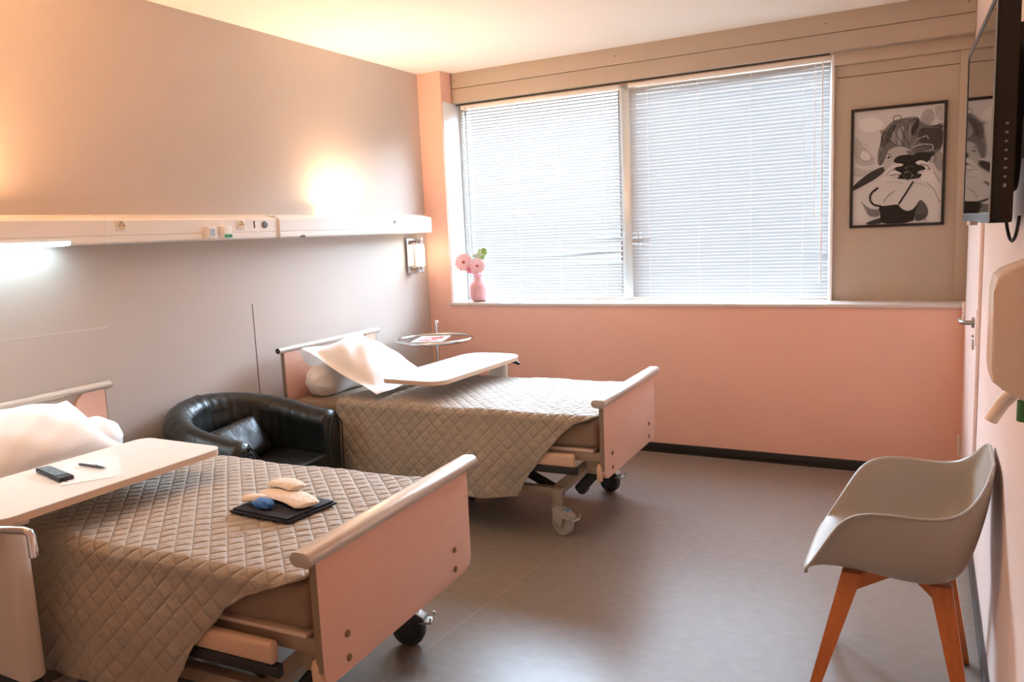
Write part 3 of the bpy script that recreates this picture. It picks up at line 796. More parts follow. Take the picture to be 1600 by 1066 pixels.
# plan path of the wall: rounded U opening to +x
def upath(n):
    out = []
    R = 0.312; xs = 0.185
    segs = [((xs, -R), (-0.03, -R)), None, ((-0.03, R), (xs, R))]
    L1 = xs+0.03; L2 = PI*R
    T = 2*L1+L2
    for i in range(n):
        s = T*i/(n-1)
        if s < L1: out.append((xs-s, -R, 0, -1, s/T))
        elif s < L1+L2:
            a = (s-L1)/R
            out.append((-0.03-R*math.sin(a), -R*math.cos(a), -math.sin(a), -math.cos(a), s/T))
        else: out.append((-0.03+(s-L1-L2), R, 0, 1, s/T))
    return out
n = 61
path = upath(n)
rows = []
for (x, y, nx, ny, q) in path:
    k = math.sin(PI*q)                        # 0 at arm fronts, 1 at the back
    top = 0.635 + 0.115*k**1.5
    ww = 0.075 - 0.005*k
    w2 = 0.060
    pr = [(0.050, 0.06), (0.068, 0.16), (0.070, 0.40), (0.078, top-0.12)]
    for a in range(0, 9):
        an = math.radians(-25 + 230*a/8)
        pr.append((0.012 + ww*math.cos(an), top-0.072 + 0.072*math.sin(an)))
    pr += [(-0.055-0.012*k, top-0.15), (-0.055, 0.40), (-0.06, 0.30), (-0.06, 0.06)]
    tuck = 1.0
    row = []
    wr = 0.005*math.sin(q*150) * math.exp(-((q-0.5)/0.5)**2)
    for j, (a, z) in enumerate(pr):
        aa = a + (wr if 5 < j < 15 else 0)
        flare = 0.016*(z/0.6)
        row.append((x+nx*(aa+flare*0.5), y+ny*(aa+flare*0.5), z))
    rows.append(row)
P = np.array(rows)
bm = NB(); V = gridmesh(bm, P)
m = P.shape[1]
for (i, s) in ((0, -1), (n-1, 1)):
    c = P[i].mean(0)
    ring = V[i]
    # rounded front of each arm
    prev = ring
    for (d, sc) in ((0.012, 0.985), (0.024, 0.93), (0.034, 0.83), (0.041, 0.68), (0.044, 0.45)):
        nr = []
        for v in range(m):
            p = np.array(P[i][v]); q = c + (p-c)*sc
            if p[2] < 0.1: q[2] = p[2]
            nr.append(bm.verts.new((p[0]+d, q[1], q[2])))
        for k in range(m-1): bm.faces.new((prev[k], prev[k+1], nr[k+1], nr[k]))
        prev = nr
    bm.faces.new(prev)
o = obj('tub_shell', bm, 'leather', t, sharp=80); subsurf(o, 1)
sh = o
bm = NB()
for (x, y, nx, ny, q) in (path[30],):
    pts = [(x+nx*a, y+ny*a, z) for a, z in ((-0.071, 0.42), (-0.074, 0.60), (-0.060, 0.69), (-0.03, 0.742), (0.015, 0.7535), (0.055, 0.74), (0.095, 0.68))]
    tube(bm, pts, 0.0022, 6)
obj('back_seam', bm, 'black_plastic', sh)
# arm front gathered panels
for s in (-1, 1):
    bm = NB()
    pts = [(0.229, s*0.315 - 0.052 + 0.0*s, 0.10), (0.231, s*0.315-0.054, 0.45), (0.231, s*0.325-0.045, 0.55), (0.231, s*0.327, 0.620), (0.231, s*0.332+0.055, 0.55), (0.231, s*0.325+0.06, 0.45), (0.229, s*0.32+0.055, 0.10)]
    tube(bm, pts, 0.004, 8); obj('arm_piping', bm, 'leather', t)
    bm = NB()
    for k in range(5):
        z = 0.597 - k*0.020
        tube(bm, [(0.210, s*0.327-0.055+0.006*k*0, z-0.012), (0.227, s*0.327, z+0.004), (0.215, s*0.327+0.05, z-0.010)], [0.003, 0.0085, 0.003], 8)
    obj('gathered_pleat', bm, 'leather', t)
def cushion(bm, c, s, p=0.5, rot=None, n=16):
    us = np.linspace(-1, 1, n); U, Vv = np.meshgrid(us, us, indexing='ij')
    e = (1-np.abs(U)**5)*(1-np.abs(Vv)**5)
    def mk(sg):
        X = U*s[0]/2; Y = Vv*s[1]/2; Z = sg*s[2]/2*np.maximum(e, 0)**0.35
        return np.stack([X, Y, Z], -1)
    A = mk(1); B_ = mk(-1)
    if rot is not None:
        R_ = np.array(rot); A = A@R_.T; B_ = B_@R_.T
    A = A+np.array(c); B_ = B_+np.array(c)
    gridmesh(bm, A); gridmesh(bm, B_)
    bmesh.ops.remove_doubles(bm, verts=bm.verts[:], dist=0.0005)
bm = NB()
pts = [(0.235, -0.245), (0.235, 0.245), (0.03, 0.255), (-0.08, 0.23), (-0.19, 0.14), (-0.235, 0.0), (-0.19, -0.14), (-0.08, -0.23), (0.03, -0.255)]
prism(bm, pts, lambda a, b: (a, b, 0.28), lambda a, b: (a, b, 0.435 if a < 0.2 else 0.42), 0.02)
sc = obj('seat_cushion', bm, 'leather', t, sharp=60)
bm = NB(); tube(bm, [(0.233, -0.235, 0.412), (0.236, 0.0, 0.412), (0.233, 0.235, 0.412)], 0.007, 8); obj('seat_piping', bm, 'leather', sc)
bm = NB()
for k in range(9):
    y = -0.2+k*0.05; tube(bm, [(0.231, y-0.008, 0.395), (0.243, y+0.004, 0.345), (0.232, y+0.014, 0.29)], [0.003, 0.008, 0.003], 8)
obj('front_pleat', bm, 'leather', sc)
bm = NB(); cushion(bm, (0, 0, 0), (0.21, 0.36, 0.10), rot=Matrix.Rotation(math.radians(58), 3, 'Y'))
o = obj('back_cushion', bm, 'leather', t, sharp=60, loc=(-0.135, 0.01, 0.515)); o.rotation_euler = (math.radians(4), 0, 0)
bm = NB(); bx(bm, -0.20, 0.225, -0.255, 0.255, 0.07, 0.285, 0.02); obj('seat_base', bm, 'leather', t)
for x, y in ((0.19, -0.30), (0.19, 0.30), (-0.22, -0.2), (-0.22, 0.2)):
    bm = NB(); lathe(bm, [(0.018, 0), (0.022, 0.065)], (x, y, 0), 12); obj('foot', bm, 'black_plastic', t)

# ================================================================== SHELL CHAIR
t = thing('shell_chair', 'grey plastic shell armchair with wooden legs against the right wall', 'chair', (-0.043, 2.635, 0), math.radians(180-1))
# local: front = +x
cen = [(0.272, 0.401), (0.278, 0.418), (0.262, 0.440), (0.225, 0.452), (0.12, 0.438), (0.0, 0.420), (-0.09, 0.418), (-0.145, 0.440), (-0.175, 0.50), (-0.195, 0.58), (-0.212, 0.66), (-0.222, 0.735), (-0.226, 0.775), (-0.229, 0.788)]
edg = [(0.264, 0.150, 0.398), (0.269, 0.185, 0.412), (0.262, 0.215, 0.434), (0.238, 0.236, 0.472), (0.192, 0.256, 0.560), (0.150, 0.283, 0.640), (0.085, 0.295, 0.672), (-0.03, 0.297, 0.668), (-0.105, 0.283, 0.668), (-0.15, 0.262, 0.682), (-0.185, 0.235, 0.712), (-0.210, 0.195, 0.755), (-0.222, 0.150, 0.782), (-0.229, 0.10, 0.789)]
def resample(a, n):
    a = np.array(a, float); d = np.linspace(0, 1, len(a)); q = np.linspace(0, 1, n)
    return np.stack([np.interp(q, d, a[:, k]) for k in range(a.shape[1])], -1)
cc = resample(cen, 33); ee = resample(edg, 33)
for _ in range(2):
    cc[1:-1] = (cc[:-2]+2*cc[1:-1]+cc[2:])/4; ee[1:-1] = (ee[:-2]+2*ee[1:-1]+ee[2:])/4
rows = []
for (cx, cz), (ex, ey, ez) in zip(cc, ee):
    C_ = np.array([cx, 0, cz]); E_ = np.array([ex, ey, ez])
    dxz = np.array([cx-ex, 0, cz-ez]); ln = np.hypot(dxz[0], dxz[2])
    P1 = C_ + np.array([0, ey*0.93, 0]); P2 = E_ + dxz*0.88 + np.array([0, -0.035*min(1, ln/0.15), 0])
    half = []
    for q in np.linspace(0, 1, 13):
        half.append((1-q)**3*C_ + 3*(1-q)**2*q*P1 + 3*(1-q)*q*q*P2 + q**3*E_)
    out_ = np.array(half[-1]) + np.array([0.0, 0.012, -0.002]); half.append(out_)
    half = np.array(half); mir = half[1:][::-1].copy(); mir[:, 1] *= -1
    rows.append(np.vstack([mir, half]))
P = np.array(rows)
bm = NB(); gridmesh(bm, P)
o = obj('seat_shell', bm, 'shell', t, sharp=80); solidify(o, 0.009, 0.0); subsurf(o, 1)
for sx in (1, -1):
    for sy in (1, -1):
        bm = NB()
        top = (0.135 if sx > 0 else -0.105, 0.13*sy, 0.415); bot = (0.245 if sx > 0 else -0.185, 0.215*sy, 0.0)
        tv = Vector(top); bv = Vector(bot)
        A = [(-0.026, -0.019), (0.026, -0.019), (0.026, 0.019), (-0.026, 0.019)]
        prism(bm, A, lambda a, b: tuple(bv+Vector((a*0.55, b*0.6, 0))), lambda a, b: tuple(tv+Vector((a*1.15, b*1.15, 0))), 0.004)
        obj('leg', bm, 'leg_wood', t)
bm = NB()
for sy in (1, -1):
    for sx in (1, -1):
        tv = Vector((0.132 if sx > 0 else -0.102, 0.13*sy, 0.385))
        prism(bm, [(-0.02, -0.03), (0.02, -0.03), (0.02, 0.026), (-0.02, 0.026)],
              lambda a, b: (tv.x, tv.y+a*0.8, tv.z+b), lambda a, b: (0.0-0.01, 0.0+a*0.8, 0.398+b*0.35), 0.002)
obj('leg_cross', bm, 'leg_wood', t)

# ================================================================== ROUND SIDE TABLE
t = thing('side_table', 'round chrome and glass side table in the corner by the window', 'side table', (-2.985, 4.43, 0))
R = 0.262; zt = 0.80
bm = NB(); tube(bm, [(R*math.cos(2*PI*k/48), R*math.sin(2*PI*k/48), zt) for k in range(48)], 0.011, 12, closed=True); obj('rim', bm, 'chrome', t)
bm = NB(); lathe(bm, [(R-0.012, zt-0.004), (R-0.012, zt+0.003)], (0, 0, 0), 48); obj('glass_top', bm, 'glass', t)
px, py = -0.115, 0.20
l_ = math.hypot(px, py); px, py = px/l_*(R+0.008), py/l_*(R+0.008)
bm = NB(); tube(bm, [(px, py, 0.02), (px, py, 0.89)], 0.0105, 14)
tube(bm, [(px*0.72, py*0.72, 0.02), (px*0.72, py*0.72, zt-0.01)], 0.0105, 14)
tube(bm, [(px, py, 0.885), (px-0.004, py, 0.90)], [0.016, 0.012], 14)
obj('post', bm, 'chrome', t)
bm = NB(); a0 = math.atan2(py, px)
tube(bm, [(R*math.cos(a0+2*PI*k/40*0.9+0.157*2), R*math.sin(a0+2*PI*k/40*0.9+0.157*2), 0.012) for k in range(41)], 0.0115, 12)
obj('base_ring', bm, 'chrome', t)
t = thing('magazine', 'red and white magazine on the round glass table', 'magazine', (-2.995, 4.40, zt+0.0034), math.radians(20))
bm = NB(); bx(bm, -0.105, 0.105, -0.145, 0.145, 0, 0.004, 0.001, 1); obj('pages', bm, 'paper', t)
bm = NB()
rr = random.Random(4)
for k in range(16):
    cx, cy = rr.uniform(-0.066, 0.066), rr.uniform(-0.10, 0.10); rad = rr.uniform(0.016, 0.034)
    if rad > 0.0185: pass
    lathe(bm, [(rad, 0), (rad, 0.0006)], (cx, cy, 0.0041+0.00001*k), 7)
obj('cover_print', bm, 'red_ink', t)

# ================================================================== VASE WITH FLOWERS
VX, VY, VZ = -2.972, 5.045, 1.0035
t = thing('vase', 'pink ceramic bottle vase on the window sill', 'vase', (VX, VY, VZ))
bm = NB()
prof = [(0.036, 0.0), (0.048, 0.006), (0.060, 0.022), (0.066, 0.045), (0.067, 0.085), (0.066, 0.108), (0.060, 0.126), (0.048, 0.142), (0.036, 0.155), (0.031, 0.172), (0.031, 0.195), (0.034, 0.208), (0.031, 0.209), (0.028, 0.195), (0.028, 0.172), (0.03, 0.155)]
lathe(bm, [(r*1.13, z) for r, z in prof], (0, 0, 0), 40, cap=True); obj('body', bm, 'vase', t)
bm = NB(); lathe(bm, [(0.042, 0.0005), (0.0558, 0.0065), (0.0565, 0.0085)], (0, 0, 0), 40, cap=False); obj('foot', bm, 'vase_base', t)
def flower(label, head, facing, r, m_, npet, grp='flowers in the pink vase'):
    base = Vector((VX, VY, VZ+0.16)); h = Vector(head)
    f = thing('gerbera', label, 'flower', tuple(base), 0, grp)
    bm = NB(); mid = (base+h)/2 + Vector((0, 0, 0.02))
    tube(bm, [(0, 0, 0), tuple(mid-base), tuple(h-base)], 0.0022, 8); obj('stem', bm, 'stem', f)
    q = Vector(facing).to_track_quat('Z', 'Y').to_matrix().to_4x4()
    bm = NB()
    for ring, (rr_, zz, n_) in enumerate(((1.0, 0.0, npet), (0.72, 0.006, npet-2))):
        for k in range(n_):
            a = 2*PI*(k+0.4*ring)/n_
            pts = []
            for (u, w) in ((0.12, 0.10), (0.45, 0.22), (0.8, 0.24), (1.0, 0.10)):
                pts.append((u, w))
            L_ = []; R_ = []
            for (u, w) in pts:
                z = zz + 0.25*r*u*u*0.6 - 0.25*r*max(0, u-0.6)
                for sgn, lst in ((-1, L_), (1, R_)):
                    x = r*rr_*u; y = sgn*w*r*rr_
                    lst.append(bm.verts.new((x*math.cos(a)-y*math.sin(a), x*math.sin(a)+y*math.cos(a), z+0.002*sgn)))
            for i in range(3): bm.faces.new((L_[i], R_[i], R_[i+1], L_[i+1]))
    bmesh.ops.transform(bm, matrix=Matrix.Translation(h-base) @ q, verts=bm.verts[:]); obj('petals', bm, m_, f, sharp=60)
    bm = NB(); lathe(bm, [(0.001, 0.012), (r*0.16, 0.010), (r*0.20, 0.002)], (0, 0, 0), 14)
    bmesh.ops.transform(bm, matrix=Matrix.Translation(h-base) @ q, verts=bm.verts[:]); obj('eye', bm, 'flower_eye', f)
flower('large pale pink flower at the left of the pink vase', (VX-0.095, VY-0.05, VZ+0.295), (0.35, -0.9, 0.25), 0.068, 'petal', 13)
flower('pale pink flower above the vase neck toward the blind', (VX+0.020, VY-0.05, VZ+0.265), (0.55, -0.8, 0.3), 0.058, 'petal', 12)
flower('small deep pink flower between the two pale ones', (VX-0.040, VY-0.055, VZ+0.240), (0.3, -0.9, 0.1), 0.030, 'petal_deep', 9)
flower('small low pink flower hanging over the vase lip', (VX+0.010, VY-0.065, VZ+0.222), (0.4, -0.9, -0.2), 0.028, 'petal', 9)
def sprig(label, tips, m_, lr):
    lr *= 1.25
    base = Vector((VX, VY, VZ+0.16))
    f = thing('leafy_sprig', label, 'flower', tuple(base), 0, 'greenery in the pink vase')
    bm = NB(); bl = NB(); rr = random.Random(len(label))
    for tip in tips:
        tv = Vector(tip)-base; pts = [tv*q + Vector((0, 0, 0.03*math.sin(PI*q))) for q in (0, 0.35, 0.7, 1)]
        tube(bm, [tuple(p) for p in pts], 0.0017, 6)
        for k in range(7):
            q = 0.55+0.45*k/6; c = tv*q + Vector((0, 0, 0.03*math.sin(PI*q)))
            d = Vector((rr.uniform(-1, 1), rr.uniform(-0.6, 0.3), rr.uniform(-0.5, 0.9))).normalized()*lr
            s = d.cross(Vector((0.3, -1, 0.2))).normalized()*lr*0.42
            ps = [c, c+d*0.4+s, c+d*0.8+s*0.8, c+d*1.1, c+d*0.8-s*0.8, c+d*0.4-s]
            bl.faces.new([bl.verts.new(p) for p in ps])
    obj('stem', bm, 'stem', f); obj('leaves', bl, m_, f, smooth=False)
sprig('grey green eucalyptus sprig standing behind the flowers', [(VX+0.02, VY+0.03, VZ+0.36), (VX-0.02, VY+0.03, VZ+0.34)], 'leaf', 0.032)
sprig('bright green leaf sprig tallest in the pink vase', [(VX+0.075, VY+0.01, VZ+0.385)], 'leaf_green', 0.030)
sprig('thin trailing leaf sprig by the window frame', [(VX-0.115, VY-0.02, VZ+0.255), (VX-0.10, VY+0.02, VZ+0.33)], 'leaf', 0.022)

# ================================================================== FRAMED PICTURE
PX0, PX1, PZ0, PZ1, PY = -0.422, 0.078, 1.440, 2.135, 5.158
t = thing('framed_picture', 'black framed black and white photo of a woman holding a camera', 'picture', ((PX0+PX1)/2, PY, (PZ0+PZ1)/2), 0)
t.rotation_euler = (0, math.radians(0.0), 0)
w2, h2 = (PX1-PX0)/2, (PZ1-PZ0)/2
bm = NB(); f = 0.016
bx(bm, -w2, -w2+f, -0.012, 0.006, -h2, h2, 0.002); bx(bm, w2-f, w2, -0.012, 0.006, -h2, h2, 0.002)
bx(bm, -w2+f, w2-f, -0.012, 0.006, -h2, -h2+f, 0.002); bx(bm, -w2+f, w2-f, -0.012, 0.006, h2-f, h2, 0.002)
obj('frame', bm, 'frame_black', t)
bm = NB(); cl = bm.loops.layers.color.new('print')
def uvof(x, y):
    q = (y-140)/(1022-140)
    lx = 78+(57-78)*q; rx = 772+(740-772)*q
    u = (x-lx)/(rx-lx)
    ty = 140+(80-140)*u; by = 1022+(1003-1022)*u
    return u, (y-ty)/(by-ty)
layer = [0]
def shape(pts, g, raw=False):
    layer[0] += 1
    y = -0.0005 - 0.00002*layer[0]
    vs = []
    for p in pts:
        u, v = p if raw else uvof(*p)
        u = min(1, max(0, u)); v = min(1, max(0, v))
        vs.append(bm.verts.new((-w2+f+(2*w2-2*f)*u, y, h2-f-(2*h2-2*f)*v)))
    fc = bm.faces.new(vs); 
    c = lin((g/255,)*3 if not isinstance(g, tuple) else tuple(x/255 for x in g))
    for lp in fc.loops: lp[cl] = c
def stroke(pts, w, g):
    for (a, b) in zip(pts, pts[1:]):
        d = Vector((b[0]-a[0], b[1]-a[1])); 
        if d.length < 1e-3: continue
        n_ = Vector((-d.y, d.x)).normalized()*w/2
        shape([(a[0]+n_.x, a[1]+n_.y), (b[0]+n_.x, b[1]+n_.y), (b[0]-n_.x, b[1]-n_.y), (a[0]-n_.x, a[1]-n_.y)], g)
def smooth_poly(pts, it=2):
    for _ in range(it):
        o_ = []
        for a, b in zip(pts, pts[1:]+pts[:1]):
            o_ += [(a[0]*.75+b[0]*.25, a[1]*.75+b[1]*.25), (a[0]*.25+b[0]*.75, a[1]*.25+b[1]*.75)]
        pts = o_
    return pts
shape([(0, 0), (1, 0), (1, 1), (0, 1)], 226, True)
SP = smooth_poly
for pts, g in (([(75, 320), (150, 400), (230, 480), (250, 540), (150, 560), (70, 520)], 212), ([(585, 190), (640, 110), (700, 130), (690, 230), (620, 250)], 205), ([(690, 100), (770, 90), (765, 220), (720, 200)], 214),
               ([(690, 470), (760, 430), (755, 610), (720, 600), (690, 540)], 196), ([(66, 560), (180, 590), (250, 560), (170, 640), (64, 640)], 216), ([(100, 200), (240, 170), (330, 230), (260, 290), (140, 290)], 234), ([(140, 420), (210, 470), (200, 520), (120, 500)], 232)):
    shape(SP(pts), g)
for pts in ([(78, 330), (150, 385), (190, 400)], [(90, 480), (160, 520), (230, 500)], [(64, 625), (120, 630), (170, 610)], [(620, 250), (650, 180), (690, 120)], [(660, 240), (700, 190), (735, 110)]):
    stroke(pts, 4, 190)
shape(SP([(62, 712), (150, 640), (230, 588), (318, 555), (322, 600), (240, 660), (150, 708), (61, 752)]), 118)
stroke([(62, 716), (150, 645), (225, 596)], 7, 60); stroke([(62, 748), (150, 704), (240, 655)], 5, 84)
shape(SP([(57, 765), (140, 730), (230, 690), (300, 640), (390, 640), (470, 672), (590, 660), (660, 690), (715, 760), (742, 860), (739, 1003), (57, 1022)]), 228)
# hair
shape(SP([(264, 560), (260, 460), (284, 390), (292, 300), (338, 250), (385, 205), (470, 188), (575, 172), (600, 228), (690, 250), (768, 232), (758, 432), (705, 460), (690, 510), (650, 525), (560, 525), (520, 445), (450, 410), (352, 425), (330, 475), (306, 545)]), 168)
for pts, g in (([(590, 260), (690, 270), (762, 260), (757, 425), (680, 440), (600, 400), (570, 330)], 126), ([(515, 300), (540, 240), (582, 180), (585, 260), (550, 340)], 110), ([(330, 300), (380, 230), (420, 235), (380, 300), (350, 390), (325, 380)], 140),
               ([(405, 330), (430, 260), (470, 240), (455, 330), (450, 400), (420, 390)], 200), ([(365, 360), (385, 290), (415, 260), (400, 340), (405, 400)], 196), ([(480, 330), (500, 250), (530, 230), (515, 330), (505, 400), (485, 400)], 188),
               ([(262, 520), (270, 430), (300, 400), (310, 460), (290, 530)], 182), ([(610, 480), (690, 440), (700, 470), (660, 520)], 112), ([(530, 420), (600, 400), (680, 410), (640, 440), (560, 450)], 150)):
    shape(SP(pts), g)
for pts, w_, g in (([(510, 405), (470, 330), (440, 255)], 6, 70), ([(505, 405), (495, 330), (500, 240)], 5, 74), ([(470, 400), (420, 340), (395, 280), (400, 240)], 5, 80), ([(515, 400), (545, 320), (590, 250)], 5, 176), ([(520, 405), (570, 350), (640, 325), (655, 350)], 8, 206), ([(520, 420), (600, 390), (680, 395), (690, 425), (660, 440)], 9, 210),
                   ([(540, 430), (610, 425), (650, 445)], 5, 186), ([(450, 405), (380, 370), (345, 330)], 6, 190), ([(400, 395), (352, 350), (350, 300)], 5, 92), ([(520, 400), (600, 300), (700, 285)], 5, 140), ([(560, 380), (640, 300), (740, 300)], 4, 128), ([(300, 300), (340, 262), (390, 222)], 6, 190), ([(288, 400), (300, 330), (330, 290)], 6, 88),
                   ([(290, 440), (278, 500), (290, 540)], 5, 104), ([(305, 420), (292, 470), (300, 520)], 4, 120), ([(480, 200), (530, 205), (580, 190)], 6, 80), ([(470, 215), (520, 190), (570, 180)], 5, 196), ([(690, 262), (730, 245), (765, 262)], 7, 70)):
    stroke(pts, w_, g)
for cx_, cy_, r_c, g in ((418, 194, 32, 130), (320, 355, 17, 60), (298, 292, 12, 90), (745, 248, 16, 90), (312, 392, 12, 110)):
    stroke([(cx_+r_c*math.cos(a*PI/8), cy_+0.85*r_c*math.sin(a*PI/8)) for a in range(17)], 6, g)
# face between hair and camera
shape(SP([(338, 445), (395, 408), (470, 408), (540, 448), (560, 480), (480, 490), (400, 500), (380, 530), (345, 480)]), 214)
shape(SP([(308, 575), (312, 510), (335, 485), (375, 510), (410, 520), (360, 560), (325, 590)], 1), 216)
shape(SP([(382, 512), (425, 476), (520, 468), (600, 450), (690, 462), (660, 530), (560, 545), (400, 540)]), 74)
shape(SP([(470, 440), (530, 440), (560, 470), (520, 480)]), 176)
shape(SP([(334, 486), (350, 480), (362, 494), (346, 500)], 1), 56); stroke([(330, 465), (350, 462), (372, 490)], 5, 90)
shape(SP([(660, 530), (668, 495), (692, 474), (708, 492), (696, 526), (675, 540)]), 206); stroke([(690, 478), (708, 500), (690, 540)], 5, 96)
# camera
shape(SP([(380, 565), (455, 545), (480, 530), (560, 528), (615, 545), (655, 585), (615, 622), (592, 655), (500, 664), (388, 655), (440, 625)], 1), 46)
stroke([(470, 575), (500, 560), (540, 565)], 6, 150); stroke([(480, 590), (485, 565)], 4, 190)
for r_c, g in ((34, 150), (27, 30), (17, 120), (10, 24)):
    shape([(495+r_c*math.cos(a*PI/9), 634+r_c*1.05*math.sin(a*PI/9)) for a in range(18)], g)
stroke([(525, 640), (540, 628)], 5, 210); stroke([(470, 610), (500, 600)], 5, 200); stroke([(545, 652), (590, 640)], 4, 120)
# hands and arms in front of the camera
shape(SP([(295, 668), (318, 615), (360, 560), (420, 534), (462, 545), (458, 558), (400, 566), (372, 590), (425, 600), (452, 618), (440, 630), (385, 622), (350, 640), (330, 668)]), 232)
shape(SP([(345, 640), (400, 632), (432, 640), (420, 652), (370, 656)], 1), 224)
stroke([(365, 590), (340, 615), (320, 640)], 4, 120); stroke([(452, 622), (400, 622), (350, 632)], 4, 70); stroke([(372, 588), (430, 580), (455, 562)], 5, 60)
shape(SP([(550, 532), (590, 512), (640, 530), (685, 590), (735, 680), (742, 760), (735, 860), (700, 750), (650, 690), (580, 662), (610, 618), (562, 622), (575, 598), (640, 590), (612, 556), (566, 548)]), 232)
stroke([(590, 545), (640, 555), (665, 585), (640, 590)], 6, 70); stroke([(565, 615), (600, 602), (620, 610)], 4, 90); stroke([(690, 605), (735, 690)], 4, 130); stroke([(640, 690), (690, 740), (735, 845)], 5, 168)
# shoulders, top, straps
stroke([(305, 842), (335, 795), (392, 752)], 6, 190); stroke([(330, 690), (390, 680), (450, 690)], 5, 210); stroke([(130, 835), (150, 860), (172, 900), (185, 940)], 5, 130); stroke([(520, 690), (600, 700), (660, 730)], 5, 206)
shape(SP([(586, 818), (615, 840), (650, 900), (640, 965), (560, 1004), (538, 950), (550, 890)]), 150)
for k_ in range(5): stroke([(548, 940+11*k_), (600, 945+9*k_), (632, 938+12*k_)], 4, 96)
shape(SP([(135, 838), (180, 880), (230, 900), (275, 890), (275, 960), (190, 955), (165, 910)]), 186)
for k_ in range(6): stroke([(185+15*k_, 895+6*(k_ % 2)), (200+13*k_, 950)], 4, 120)
shape(SP([(168, 1000), (240, 975), (290, 960), (290, 1014), (168, 1018)], 1), 120)
shape(SP([(262, 872), (340, 868), (420, 856), (438, 888), (490, 916), (540, 896), (592, 818), (545, 930), (538, 1006), (268, 1014), (285, 950)], 1), 56)
shape(SP([(300, 880), (400, 872), (425, 900), (380, 925), (310, 915)]), 72)
stroke([(264, 726), (218, 760), (200, 790), (202, 830), (228, 860), (290, 874)], 15, 46); stroke([(536, 680), (490, 755), (424, 858)], 13, 46)
obj('print', bm, 'print', t, smooth=False)
bm = NB(); bx(bm, -w2+0.004, w2-0.004, -0.0003, 0.006, -h2+0.004, h2-0.004); obj('backing', bm, 'groove', t)

# ================================================================== TELEVISION
TF = Vector((0.084, 2.52)); TN = Vector((0.106, 1.83))
ang = math.atan2(TF.y-TN.y, TF.x-TN.x)      # direction near -> far
Lt = (TF-TN).length
t = thing('television', 'black flat television on a wall bracket high on the right wall', 'television', ((TF.x+TN.x)/2, (TF.y+TN.y)/2, 1.70), ang)
# local x runs along the screen away from the viewer, local +y faces the room
h = 0.222
bm = NB(); prism(bm, rounded(-Lt/2, Lt/2, -h, h, 0.008, 4), lambda a, b: (a, -0.040, b), lambda a, b: (a, -0.002, b), 0.004); obj('casing', bm, 'tv_black', t)
bm = NB(); prism(bm, rounded(-Lt/2+0.06, Lt/2-0.06, -h+0.05, h-0.07, 0.05, 6), lambda a, b: (a*0.9, -0.060, b*0.9), lambda a, b: (a, -0.040, b), 0.004); obj('rear_bulge', bm, 'tv_black', t)
bm = NB(); b_ = 0.014
bx(bm, -Lt/2, Lt/2, -0.003, 0.001, -h, -h+b_+0.006, 0.001); bx(bm, -Lt/2, Lt/2, -0.003, 0.001, h-b_, h, 0.001); bx(bm, -Lt/2, -Lt/2+0.008, -0.003, 0.001, -h, h, 0.001); bx(bm, Lt/2-b_, Lt/2, -0.003, 0.001, -h, h, 0.001)
obj('bezel', bm, 'black_plastic', t)
bm = NB(); bx(bm, -Lt/2+0.006, Lt/2-b_, -0.004, -0.0005, -h+b_, h-b_+0.002); obj('screen', bm, 'tv_screen', t, smooth=False)
bm = NB(); bx(bm, -Lt/2-0.001, -Lt/2+0.003, -0.001, 0.0016, -h+0.002, h-0.002); bx(bm, -Lt/2, Lt/2, 0.0005, 0.0014, -h+b_+0.005, -h+b_+0.007); obj('edge_strip', bm, 'tv_line', t)
bm = NB()
for k in range(8): box(bm, (-Lt/2-0.0008, -0.024, -0.03-0.017*k), (0.0015, 0.005, 0.004 if k < 7 else 0.007))
obj('side_button', bm, mat('tv_button', '8a8c88', 0.5), t)
bm = NB(); prism(bm, rounded(-0.05, 0.05, -h-0.008, -h+0.002, 0.004, 3), lambda a, b: (a+0.1, -0.012, b), lambda a, b: (a+0.1, 0.004, b)); obj('logo_lip', bm, 'disp', t)
# bracket on the wall
t = thing('tv_bracket', 'black steel bracket holding the television to the right wall', 'bracket', (XR, 2.2, 1.74))
bm = NB(); bx(bm, -0.012, -0.001, -0.10, 0.10, -0.12, 0.18, 0.002); bx(bm, -0.045, -0.012, -0.08, 0.08, -0.03, 0.03, 0.004); o = obj('wall_plate', bm, 'black_plastic', t)
bm = NB()
for y in (-0.085, 0.06): bx(bm, -0.034, -0.024, y-0.012, y+0.012, -0.15, 0.17, 0.002)
obj('hanger_bar', bm, 'black_plastic', t)
bm = NB(); pts = [(0.150+0.025*math.sin(q*PI/10*0.3), 2.02+0.035*math.cos(PI*q/10)-0.0, 1.49-0.055*math.sin(PI*q/10)) for q in range(11)]
tube(bm, pts, 0.0035, 8); o = obj('cable', bm, 'cable'); tag(o, 'black cable loop hanging below the television', 'cable')

# ================================================================== HAND DISPENSER
t = thing('hand_dispenser', 'white hand gel dispenser with elbow lever on the right wall', 'dispenser', (XR, 1.555, 1.30))
bm = NB()
pr = [(-0.003, 0.13), (-0.055, 0.118), (-0.088, 0.104), (-0.098, 0.094), (-0.102, 0.07), (-0.103, -0.06), (-0.099, -0.082), (-0.085, -0.094), (-0.055, -0.112), (-0.003, -0.13)]
prism(bm, pr, lambda a, b: (a, -0.055, b), lambda a, b: (a, 0.055, b), 0.008); obj('cover', bm, 'disp', t, sharp=30)
bm = NB(); bx(bm, -0.016, -0.001, -0.058, 0.058, -0.15, 0.135, 0.003); obj('back_plate', bm, 'disp', t)
bm = NB(); tube(bm, [(-0.055, 0.03, -0.105), (-0.078, 0.03, -0.135), (-0.094, 0.03, -0.168)], [0.013, 0.012, 0.011], 14); obj('lever', bm, 'white_plastic', t)
